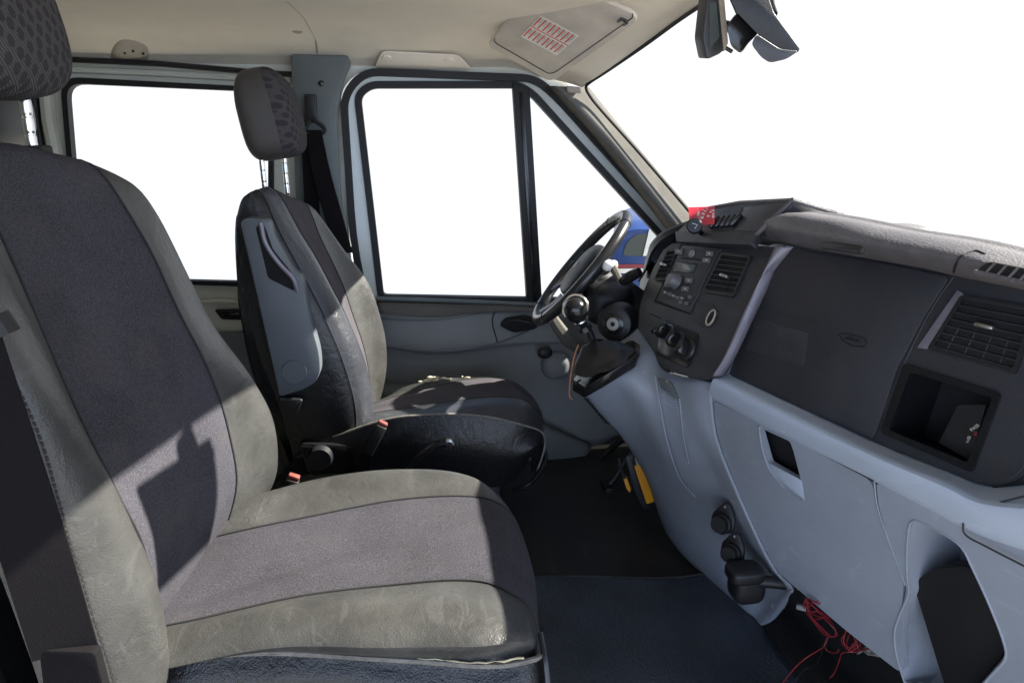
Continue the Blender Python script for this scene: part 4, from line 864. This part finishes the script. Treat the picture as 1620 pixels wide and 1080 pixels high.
_ex = DP(*Q2(780, 880))-DP(*Q2(640, 850)); text('AIRBAG', DP(*Q2(706, 868), .0046), _ex, (0, 0, 1), .0085, pitblack, 'airbag_word', ab)
# joint line
obj('fascia_joint', tube(on(DP, [(1508, 438), (1470, 495), (1428, 580), (1398, 650), (1377, 696)], .0005), .0010, res=24), stackpl, dash)
# near air vent and its bright bevel
vent(DP, None, vent_c, 8, (1558, 516), nvert=4)
obj('vent_bevel', plate(on(DP, [(1514, 458), (1524, 464), (1466, 552), (1450, 550)], .004), -DP.n*.004, bev=.001), silver, dash)
# bin
bo = rnd(on(DP, bin_h, .0), .006)
bn = obj('storage_bin', ringf(rnd(on(DP, [(1430, 574), (1584, 622), (1537, 748), (1392, 684)], .005), .008), rnd(on(DP, [(1440, 588), (1570, 629), (1530, 732), (1406, 680)], .005), .006), -DP.n*.01), gloss, dash)
inn = rnd(on(DP, bin_h, .0), .006); bk = [p-DP.n*.11 for p in inn]; mb = MB(); n_ = len(inn); mb.add(inn+bk, [(i, (i+1) % n_, n_+(i+1) % n_, n_+i) for i in range(n_)]+[tuple(range(n_, 2*n_))])
obj('bin_lining', mb, blackpl, bn)
obj('bin_divider', plate(on(DP, [(1515, 641), (1560, 640), (1535, 728), (1485, 700)], -.03), -DP.n*.004), blackpl, bn)
_e = DP(*Q4(1385, 375))-DP(*Q4(1330, 415)); text('PASS', DP(*Q4(1357, 392), -.012), _e, (-.3, 0, 1), .0065, whitem, 'bin_word', bn)
_e = DP(*Q4(1330, 435))-DP(*Q4(1318, 475)); text('NO', DP(*Q4(1324, 455), -.012), _e, (-.9, 0, .3), .0065, whitem, 'bin_word', bn)
obj('bin_mark', box(DP(*Q4(1362, 425), -.013), (.004, .006, .0005), axes(DP.n), 0), redm, bn)

# --- light blue grey lower part
shelf0 = [DP(1148, 589, -.004), DP(1200, 613, -.004), DP(1300, 660, -.004), DP(1400, 706, -.004), DP(1500, 746, -.004), DP(1560, 769, -.004), DP(1640, 768, -.01), DP(1740, 770, -.02)]
shelf1 = [LP(1128, 600, .020), LP(1190, 632, .022), LP(1290, 680, .022), LP(1395, 728, .022), LP(1490, 768, .022), LP(1550, 796, .022), LP(1640, 806, .02), LP(1740, 812, .02)]
shelf2 = [LP(1121, 622, .010), LP(1190, 658, .012), LP(1280, 704, .012), LP(1385, 755, .012), LP(1470, 800, .012), LP(1540, 835, .012), LP(1640, 868, .01), LP(1740, 890, .01)]
shelf3 = [LP(1121, 628, .0), LP(1190, 664, .0), LP(1280, 710, .0), LP(1385, 762, .0), LP(1470, 806, .0), LP(1540, 842, .0), LP(1640, 876, .0), LP(1740, 896, .0)]
inner = [p+A(.03, .01, .002) for p in shelf0]
obj('ledge', grid(patch([inner, shelf0, shelf1, shelf2, shelf3], [2, 7, 5, 2], 70)), bluegrey_skylit, dash)
# glove box lid with its handle opening
hand = [(1200, 675), (1250, 698), (1256, 716), (1268, 762), (1216, 732)]
gl = panel('glove_box_lid', LP, [(1124, 631), (1250, 694), (1381, 760), (1385, 800), (1402, 850), (1430, 900), (1424, 1010), (1430, 1068), (1340, 998), (1225, 900), (1200, 850), (1160, 760), (1134, 690)], .0, .012, bluegrey, holes=[hand], r=.02)
gb = obj('handle_recess', plate(rnd(on(LP, [(1196, 670), (1258, 696), (1270, 764), (1272, 795), (1212, 740)], -.03), .008), -LP.n*.005), pitblack, gl)
hl_ = on(LP, [(1212, 730), (1268, 760), (1272, 792), (1248, 782), (1218, 755)], .0); 
obj('handle_scoop', plate(on(LP, [(1216, 732), (1268, 760), (1272, 790), (1224, 752)], .0008), -LP.n*.004, bev=.001), bluegrey_skylit, gl)
obj('handle_rim', tube(on(LP, [(1201, 674), (1204, 700), (1213, 732), (1224, 752), (1248, 778), (1272, 792)], .001), .0022, res=20), bluegrey, gl)
obj('lid_gap', tube(on(LP, [(1121, 625), (1190, 661), (1280, 707), (1383, 760)], .003), .0018, res=30), rubber, gl)
obj('lid_gap', tube(on(LP, [(1122, 630), (1133, 690), (1160, 765), (1198, 850), (1213, 870), (1224, 882)], .001), .0016, res=30), groove, gl)
obj('lid_gap', tube(on(LP, [(1383, 760), (1388, 800), (1404, 850), (1432, 925)], .001), .0013, res=30), groove, gl)
# right part with the big pocket
pocket = [(1446, 823), (1487, 841), (1520, 864), (1538, 897), (1564, 953), (1587, 1012), (1590, 1041), (1568, 1067), (1530, 1110), (1445, 1110), (1431, 1078), (1418, 1034), (1415, 1000), (1422, 975), (1437, 938), (1435, 908), (1436, 850)]
rp_ = panel('end_panel', LP, [(1386, 762), (1470, 804), (1540, 840), (1640, 874), (1760, 905), (1760, 1200), (1560, 1200), (1425, 1072), (1426, 1005), (1434, 925), (1405, 850), (1390, 800)], .0005, .012, bluegrey, holes=[pocket], r=.01)
pi = rnd(on(LP, pocket, -.0), .006); n_ = len(pi)
G = np.array([[p, p*.7+(np.mean(pi, axis=0))*.3-LP.n*.10] for p in pi]); mb = MB(); grid(G, mb, close=True); mb.add([g[1] for g in G], [tuple(range(n_))])
pkt = obj('door_side_pocket', mb, bluegrey, rp_, sharp=60)
obj('pocket_insert', plate(rnd(on(LP, [(1450, 918), (1478, 899), (1532, 895), (1550, 912), (1590, 1030), (1566, 1062), (1510, 1130), (1486, 1060), (1446, 930)], -.020), .012), -LP.n*.03, bev=.006), pitblack, rp_)
obj('pocket_rim', tube(cr(on(LP, pocket[9:]+pocket[:9], .0005), 90), .0018, n=8), bluegrey, rp_)
obj('corner_cover_line', tube(on(LP, [(1640, 780), (1560, 800), (1532, 812), (1524, 830), (1528, 846), (1560, 864), (1640, 905)], .012), .0014, res=40), stackpl, rp_)

# --- console bulging back to the gear lever
cs = [[P(1010, 520, y=1.60), P(1032, 552, y=1.50), P(1046, 582, y=1.44), P(1075, 594, y=1.36), P(1105, 600, y=1.28), LP(1128, 606, .012)],
      [P(960, 560, y=1.60), P(1008, 560, y=1.50), P(1036, 600, y=1.42), P(1070, 612, y=1.35), P(1100, 614, y=1.28), LP(1126, 622, .006)],
      [P(925, 608, y=1.52), P(985, 596, y=1.45), P(1040, 640, y=1.39), P(1076, 660, y=1.33), P(1108, 670, y=1.27), LP(1134, 690, .004)],
      [P(938, 640, y=1.56), P(992, 640, y=1.48), P(1045, 690, y=1.40), P(1090, 720, y=1.33), P(1128, 740, y=1.27), LP(1160, 762, .004)],
      [P(985, 692, y=1.62), P(1022, 710, y=1.53), P(1068, 760, y=1.43), P(1112, 800, y=1.35), P(1160, 830, y=1.26), LP(1199, 850, .004)],
      [P(1022, 752, y=1.66), P(1045, 790, y=1.56), P(1085, 830, y=1.45), P(1130, 860, y=1.35), P(1185, 880, y=1.25), LP(1226, 900, .004)],
      [P(1052, 835, y=1.66), P(1072, 860, y=1.56), P(1106, 890, y=1.45), P(1150, 915, y=1.33), P(1205, 930, y=1.23), LP(1252, 928, .004)],
      [P(1088, 898, y=1.60), P(1108, 915, y=1.50), P(1140, 940, y=1.40), P(1175, 955, y=1.30), P(1215, 955, y=1.23), LP(1250, 940, .004)],
      [P(1128, 945, y=1.50), P(1145, 965, y=1.42), P(1165, 982, y=1.34), P(1190, 991, y=1.27), P(1218, 983, y=1.22), P(1240, 960, y=1.18)]]
con = obj('centre_console', grid(patch(cs, 7, 56)), bluegrey, dash, solid=.005)
CP = Plane(P(1040, 600, y=1.41), P(1120, 620, y=1.27), P(1090, 740, y=1.335))
# inset cover on the console and its scoop
obj('cover_line', tube([P(1036, 594, y=1.405), P(1044, 640, y=1.37), P(1056, 700, y=1.36), P(1075, 755, y=1.38), P(1100, 786, y=1.36)], .0016, res=40), groove, con)
obj('cover_line', tube([P(1075, 630, y=1.325), P(1080, 680, y=1.32), P(1090, 733, y=1.32)], .0014, res=30), groove, con)
obj('cover_scoop', plate([P(1040, 598, y=1.395), P(1062, 606, y=1.355), P(1072, 632, y=1.325), P(1046, 615, y=1.38)], (.003, .002, 0), bev=.001), trimdk, con)
mb = MB()
for k in range(6): tube([P(1047+k*1.5, 622+k*4.3, y=1.372), P(1071+k*.8, 636+k*4.6, y=1.33)], .0009, n=5, mb=mb)
obj('grip_ribs', mb, bluegrey_skylit, con)
mb = MB()
for k in range(10): t = k/9; tube([P(925+t*32, 630+t*37, y=1.53), P(931+t*32, 634+t*36, y=1.515)], .0022, n=5, mb=mb)
obj('side_louvres', mb, pitblack, con)
# shelf screw and foot
obj('foot_screw', lathe([(0, .003), (.008, .003), (.009, 0)], P(1226, 958, y=1.185), (-.8, -.5, .3), 14), silver, con)
# gear lever boot plate
boot_pl = [P(905, 600, y=1.60), P(932, 572, y=1.66), P(1000, 536, y=1.60), P(1014, 545, y=1.555), P(1008, 562, y=1.50), P(960, 592, y=1.49), P(926, 612, y=1.51)]
t = thing('gear_lever', 'gear lever with a round black and silver knob over a wrinkled leather boot', 'gear lever', P(950, 570, y=1.55))
nr = lambda q, f=.04: q+(CAM-q)*f
obj('boot_frame', plate(rnd([nr(q) for q in boot_pl], .012), (0, .004, -.03), bev=.003), gloss, t)
kc = P(911, 491, y=1.52); sb_ = P(944, 552, y=1.54)
rows = []
bc = nr(P(957, 574, y=1.555), .045); tc0 = P(944, 538, y=1.53)
for k, (f_, r_) in enumerate(((0, .015), (.10, .020), (.25, .040), (.45, .056), (.7, .068), (1, .080))):
    c = tc0*(1-f_)+bc*f_
    rows.append([c+A(math.cos(a)*r_*(1+.05*math.sin(4*a+2*k)), math.sin(a)*r_*.72, .028*math.cos(a)*f_) for a in np.linspace(0, 2*math.pi, 40)])
obj('boot', grid(bumpy(patch(rows, 6, 60), .009, 24, 7)), leather_dk, t)
obj('shaft', tube([kc+A(0, 0, -.02), P(930, 520, y=1.53), P(940, 545, y=1.54)], [.010, .008, .010], res=10), gloss, t)
ax_ = P(905, 476, y=1.52)-P(930, 525, y=1.53); ax_ /= np.linalg.norm(ax_)
kb = obj('knob', superell(kc, (.027, .027, .031), 2.1, axes(ax_, (0, 1, .1)), 32, 20), gloss, t)
obj('knob_ring', tube([kc+A(-.012, -.002, .01)+np.array(axes((-.35, -.85, .35)))[:, 0]*.0285*math.cos(a)+np.array(axes((-.35, -.85, .35)))[:, 1]*.031*math.sin(a)+A(.012, .006, -.006) for a in np.linspace(-.9, 3.9, 30)], .004), chrome, kb)
obj('knob_collar', tube([kc-ax_*.028+np.array(axes(ax_, (0, 1, 0)))[:, 0]*.016*math.cos(a)+np.array(axes(ax_, (0, 1, 0)))[:, 1]*.016*math.sin(a) for a in np.linspace(0, 2*math.pi, 24)], .003, caps=False), chrome, kb)
obj('collar', tube([kc-ax_*.045, kc-ax_*.056], [.015, .018]), gloss, t)
obj('boot_screw_hole', lathe([(0, .002), (.006, .004), (.009, .002), (.010, 0)], P(918, 606, y=1.50), (-.3, -.7, .6), 14), rubber, t)
t = obj('loose_wire', tube([P(915, 545, y=1.49), P(908, 565, y=1.475), P(902, 600, y=1.47), P(901, 625, y=1.47), P(906, 632, y=1.47)], .0016, res=24, n=6), copper); tag(t, 'thin orange wire hanging down from the gear lever boot', 'wire')

# --- steering wheel and column
t = thing('steering_wheel', 'black leather steering wheel with silver spoke inserts in front of the driver seat', 'steering wheel', P(915, 425, y=1.86))
YWH = 1.86; c = P(918, 424, y=YWH); dr = P(985, 345, y=YWH)-P(848, 508, y=YWH); rad_ = np.linalg.norm(dr)/2; dr /= np.linalg.norm(dr); lat = A(.11, 1, -.085); lat /= np.linalg.norm(lat); lat = lat-dr*(lat@dr)
nw_ = np.cross(dr, lat); nw_ = nw_ if nw_[0] < 0 else -nw_
ringp = [c+dr*rad_*math.cos(a)+lat*rad_*math.sin(a) for a in np.linspace(0, 2*math.pi, 73)]
obj('rim', tube(ringp, .0155, n=14, caps=False), M('worn_rim_leather', (.022, .022, .024), .28, bump=.2, bs=400, scratch=.12, dirt=.2, coat=.2), t)
mb = MB(); 
for a0 in (.55, -.55, 2.6, -2.6):
    q = c+dr*rad_*math.cos(a0)+lat*rad_*math.sin(a0); tg = -dr*math.sin(a0)+lat*math.cos(a0)
    u_, v_ = frame_of(tg); tube([q+.0158*(u_*math.cos(b)+v_*math.sin(b)) for b in np.linspace(0, 2*math.pi, 20)], .0012, n=5, caps=False, mb=mb)
obj('rim_seams', mb, thread, t)
hub = c-nw_*.025
ax_w = np.array([dr, lat, nw_]).T
obj('airbag_hub', superell(hub+nw_*.012, (.088, .095, .028), 2.8, ax_w, 40, 20), blackpl, t)
for sgn in (1, -1):
    obj('spoke', ribbon([hub+lat*sgn*.07+dr*.01, hub+lat*sgn*.12+dr*.02, c+lat*sgn*(rad_-.01)+dr*.03], [dr*.075, dr*.05, dr*.04], .016), blackpl, t)
    obj('spoke_insert', ribbon([hub+lat*sgn*.07-dr*.035+nw_*.018, hub+lat*sgn*.1-dr*.05+nw_*.015, c+lat*sgn*.14-dr*.10], [dr*.02]*3, .01), silver, t)
obj('spoke', ribbon([hub-dr*.06, hub-dr*.11, c-dr*(rad_-.008)], [lat*.07, lat*.05, lat*.045], .014), blackpl, t)
obj('spoke_insert', ribbon([hub-dr*.09+nw_*.014, hub-dr*.125+nw_*.018, c-dr*(rad_-.02)+nw_*.006], [lat*.045, lat*.035, lat*.03], .008), silver, t)
obj('hub_badge', superell(hub+nw_*.040, (.011, .022, .003), 2, ax_w, 20, 8), silver, t)
t = thing('steering_column', 'black steering column shroud with a pale control stalk behind the steering wheel', 'steering column', P(965, 470, y=1.86))
cc = hub-nw_*.03
obj('shroud', tube([cc, cc-nw_*.06, cc-nw_*.16, cc-nw_*.28], [.045, .062, .07, .075], n=20), blackpl, t)
obj('lower_shroud', superell(P(960, 478, y=1.80), (.07, .07, .06), 2.8), blackpl, t)
obj('stalk', tube([P(955, 428, y=1.74), P(966, 420, y=1.68), P(975, 432, y=1.64), P(983, 448, y=1.60)], [.014, .012, .010, .008], res=16), apillar, t)
obj('stalk_tip', superell(P(962, 420, y=1.67), (.016, .02, .014), 2.5), whitem, t)
obj('stalk_band', superell(P(971, 419, y=1.67), (.010, .013, .012), 2.2), whitem, t)
obj('wiper_stalk', tube([P(985, 446, y=1.6), P(996, 438, y=1.58), P(1012, 430, y=1.56)], [.012, .015, .012], res=12), gloss, t)
ig = Plane(P(972, 512, y=1.62), P(992, 514, y=1.62)+A(0, -.002, 0), P(972, 490, y=1.63)+A(.01, 0, 0))
cI = P(971, 512, y=1.62); nI = A(-.55, -.8, .1)
k_ = obj('ignition_cover', lathe([(0, .004), (.036, .004), (.044, 0), (.048, -.012), (.05, -.06)], cI, nI, 32), blackpl, t)
obj('ignition_recess', lathe([(.0, .0055), (.026, .0055), (.028, .004)], cI, nI, 28), gloss, k_)
obj('ignition_ring', lathe([(.006, .009), (.016, .009), (.017, .004)], cI, nI, 28), steel, k_)
obj('ignition_core', lathe([(0, .0095), (.0055, .010), (.0062, .008)], cI, nI, 16), gloss, k_)

# --- round sockets and handle under the glove box
def socket(px, py, y, r, lab, tab=True):
    c = P(px, py, y=y); n = A(-.72, -.62, .25); n /= np.linalg.norm(n)
    t = thing('power_socket', lab, 'socket', c, 'black power sockets on the lower console')
    obj('flange', plate(rnd([c+np.array(axes(n)) @ A(r*1.25*a, r*1.3*b, 0) for a, b in ((-1, -.5), (0, -1.0), (1, -.4), (.9, .6), (.25, 1.65), (-.25, 1.65), (-1, .5))], .006), n*.01, bev=.002), blackpl, t)
    obj('cap', lathe([(0, .034), (r*.78, .034), (r*.86, .030), (r*.86, .022), (r, .020), (r, 0)], c, n, 28), rubber, t)
    if tab: obj('screw', lathe([(0, .012), (.003, .0125), (.0035, .010)], c+np.array(axes(n)) @ A(0, r*1.75, 0), n, 10), steel, t)
    return t
socket(1146, 826, 1.22, .021, 'topmost round black capped socket on the blue grey console')
socket(1161, 872, 1.17, .020, 'middle round black capped socket just above the handle bracket')
t = thing('clamp_bracket', 'black clamp bracket with a short sideways tube at the foot of the console', 'bracket', P(1180, 925, y=1.12))
obj('clamp_body', superell(P(1181, 922, y=1.12), (.034, .03, .038), 3.6), blackpl, t)
obj('clamp_top', superell(P(1178, 905, y=1.11), (.036, .028, .016), 4), blackpl, t)
obj('side_tube', tube([P(1200, 918, y=1.10), P(1258, 924, y=1.08)], .0125, n=16), blackpl, t)
obj('tube_end', tube([P(1255, 923, y=1.08), P(1266, 926, y=1.08)], .010, n=14), steel, t)

# red card and phone mount on the dash
t = thing('red_card', 'crumpled red and white card standing at the base of the windscreen pillar', 'card', P(1105, 356, y=1.66))
cp = [HP(1089, 328, .03), HP(1130, 327, .02), HP(1130, 355, .02), HP(1091, 357, .03)]
obj('card', plate(cp, (.001, .002, 0)), redcard, t)
mb = MB(); random.seed(5)
for k in range(26):
    a, b = random.uniform(.35, .98), random.uniform(.05, .6); s_ = random.uniform(.03, .09)
    q = lambda u, v: bil(cp, u, v)+A(-.0006, -.0012, 0)
    mb.add([q(a, b), q(min(a+s_, 1), b+s_*.4), q(min(a+s_*.7, 1), b+s_*1.6), q(a-s_*.5, b+s_)], [(0, 1, 2, 3)])
obj('white_print', mb, whitem, t)
t = thing('phone_mount', 'round black magnetic phone mount with a pale mark in front of the red card', 'phone mount', P(1100, 365, y=1.60))
cI = HP(1099, 358, .045); nI = A(-.4, -.88, .2)
obj('disc', lathe([(0, .012), (.014, .012), (.017, .009), (.017, 0)], cI, nI, 28), gloss, t)
av = np.array(axes(nI)); mk = [cI+av @ A(*q) for q in ((-.005, .005, .0125), (.006, .002, .0125), (.001, -.006, .0125))]
obj('mark', tube(mk, .0007, n=5), whitem, t)
obj('stem', tube([cI, cI+A(.03, .03, -.02)], .006), gloss, t)

# --- floor things
t = thing('floor_mat', 'ribbed black rubber floor mat in front of the passenger seat', 'floor mat', (.4, 1.2, 0))
G = patch([[(x, y+.02*math.sin(x*6), .022+.010*math.sin(x*9+y*4)+.012*max(0, (x-.7))) for x in (.02, .2, .4, .6, .76)] for y in (.5, .8, 1.1, 1.42, 1.46)], 8, 40)
mt = obj('mat_sheet', grid(bumpy(G, .006, 6, 70)), matm, t, solid=.008)
obj('mat_edge', tube(G[-1, ::3], .006), rubber, t)
struct(obj('footwell_carpet', grid(bumpy(patch([[(x, y, -.02+.35*max(0, x-.8)) for x in (.1, .5, .8, 1.1)] for y in (1.5, 1.8, 2.2)], 8, 30), .02, 7, 31)), floorm))
t = thing('pedal_bracket', 'black bracket with two orange strips in the dark driver footwell', 'bracket', P(1010, 790, y=1.72))
obj('bracket_plate', plate(rnd([P(988, 722, y=1.74), P(1010, 716, y=1.74), P(1040, 800, y=1.72), P(1018, 808, y=1.72), P(1000, 770, y=1.74)], .01), (.02, .03, 0), bev=.004), blackpl, t)
obj('orange_strip', plate(rnd([P(1003, 737, y=1.70), P(1015, 735, y=1.70), P(1036, 793, y=1.69), P(1023, 797, y=1.69)], .003), (.003, .006, 0), bev=.001), orange, t)
obj('orange_strip', plate(rnd([P(986, 756, y=1.72), P(991, 754, y=1.72), P(998, 775, y=1.715), P(996, 779, y=1.715), P(991, 773, y=1.72)], .002), (.003, .006, 0), bev=.001), orange, t)
obj('pale_edge', plate([P(1004, 724, y=1.70), P(1009, 724, y=1.70), P(1014, 736, y=1.70), P(1007, 736, y=1.70)], (.002, .003, 0)), linerpl, t)
obj('bracket_rod', tube([P(979, 724, y=1.72), P(982, 742, y=1.72), P(989, 756, y=1.72)], .004), stackpl, t)
# pedals
t = thing('brake_pedal', 'dark foot pedal on a bent arm in the driver footwell', 'pedal', P(945, 760, y=1.9))
obj('pedal_pad', box(P(960, 775, y=1.95), (.03, .07, .05), None, .006), rubber, t)
obj('pedal_arm', tube([P(960, 770, y=1.95), P(985, 735, y=1.95), A(.78, 1.95, .4)], .008, res=12), blackpl, t)
# red wires
t = thing('wire_bundle', 'tangle of thin red wires hanging below the glove box onto the floor', 'wires', P(1320, 1030, y=.98))
random.seed(11)
def w3(pts, y0=1.0): return [P(a, b, y=y0+random.uniform(-.012, .012)) for a, b in pts]
runs = [[Q5(*q) for q in ((690, 500), (680, 540), (720, 600), (775, 660), (820, 660), (800, 610), (750, 560), (700, 520), (690, 505))],
        [Q5(*q) for q in ((700, 505), (740, 520), (790, 550), (770, 580), (720, 590), (700, 545), (730, 520), (780, 560))],
        [Q5(*q) for q in ((695, 515), (705, 570), (750, 620), (800, 665), (815, 640), (770, 590), (715, 530))],
        [Q5(*q) for q in ((690, 500), (700, 560), (740, 615), (780, 660), (760, 710), (690, 755), (640, 800), (590, 862), (560, 920))],
        [Q5(*q) for q in ((790, 655), (770, 700), (780, 725), (815, 735), (830, 720))],
        [Q5(*q) for q in ((860, 635), (850, 690), (890, 715), (905, 680), (870, 730), (920, 700), (905, 655), (915, 720), (965, 712))],
        [Q5(*q) for q in ((865, 640), (840, 680), (870, 720), (900, 690), (880, 650), (862, 700), (890, 730), (930, 705))],
        [Q5(*q) for q in ((965, 715), (900, 730), (845, 735), (830, 770), (810, 820), (790, 842))],
        [Q5(*q) for q in ((690, 520), (720, 570), (790, 590), (750, 560), (710, 560))]]
for k, rn in enumerate(runs): obj('wire', tube(w3(rn, 1.0 if k != 5 and k != 6 else .96), .0012, n=6, res=60), redm, t)
obj('connector', box(P(*Q5(668, 540), y=1.01), (.018, .010, .014), axes((-.5, -.8, .4)), .002), button, t)
t = obj('black_wire', tube(w3([Q5(*q) for q in ((775, 670), (755, 730), (735, 780), (690, 800), (660, 830), (640, 862))], 1.0), .0010, n=6, res=40), rubber); tag(t, 'single thin black wire trailing on the mat below the red wires', 'wire')
t = obj('debris', grid(bumpy(patch([[P(*Q5(a, b), z=.035) for a, b in r_] for r_ in (((900, 740), (960, 735), (1005, 750)), ((910, 722), (970, 712), (1000, 735)))], 6, 12), .01, 60)), linerpl, solid=.002); tag(t, 'small scrap of grey speckled material on the floor by the wires', 'scrap')

# ================================================================== BLUE CAR OUTSIDE
t = thing('parked_car', 'bright blue car with a red and white side stripe parked beyond the driver window', 'car', (1.75, 3.7, -.62))
YP = 3.3
def cx(px, py): return P(px, py, y=YP)
body = [cx(962, 440), cx(964, 408), cx(970, 384), cx(984, 368), cx(1004, 362), cx(1120, 362), cx(1200, 364), cx(1222, 380), cx(1230, 430)]
body += [A(body[-1][0], YP, -.4), A(body[0][0]+.1, YP, -.4)]
obj('body', plate(rnd(body, .04), (.34, 1.1, 0), bev=.01), bluepaint, t)
wn_ = [cx(984, 404), cx(992, 382), cx(1008, 370), cx(1090, 369), cx(1090, 406)]
wo_ = obj('window', plate(rnd(wn_, .02), (0, -.006, 0)), M('dark_car_glass', (.01, .03, .035), .08, coat=.5), t)
obj('window_pillar', plate([cx(1016, 404)+A(0, -.01, 0), cx(1026, 362)+A(0, -.01, 0), cx(1040, 362)+A(0, -.01, 0), cx(1030, 404)+A(0, -.01, 0)], (0, -.004, 0)), whitem, wo_)
obj('red_stripe', plate([cx(968, 418), cx(1200, 418), cx(1200, 422), cx(968, 424)], (0, -.004, 0)), redm, t)
obj('white_stripe', plate([cx(968, 425), cx(1200, 423), cx(1200, 431), cx(968, 432)], (0, -.004, 0)), whitem, t)
for sx_ in (body[0][0]+.35, body[-3][0]-.4):
    wl = obj('wheel', lathe([(.0, -.02), (.20, -.02), (.30, 0), (.30, .18)], (sx_, YP-.01, -.32), (0, 1, 0), 28), rubber, t)
    obj('hub_cap', lathe([(0, .04), (.17, .03), (.19, .02)], (sx_, YP-.02, -.32), (0, -1, 0), 24), steel, wl)
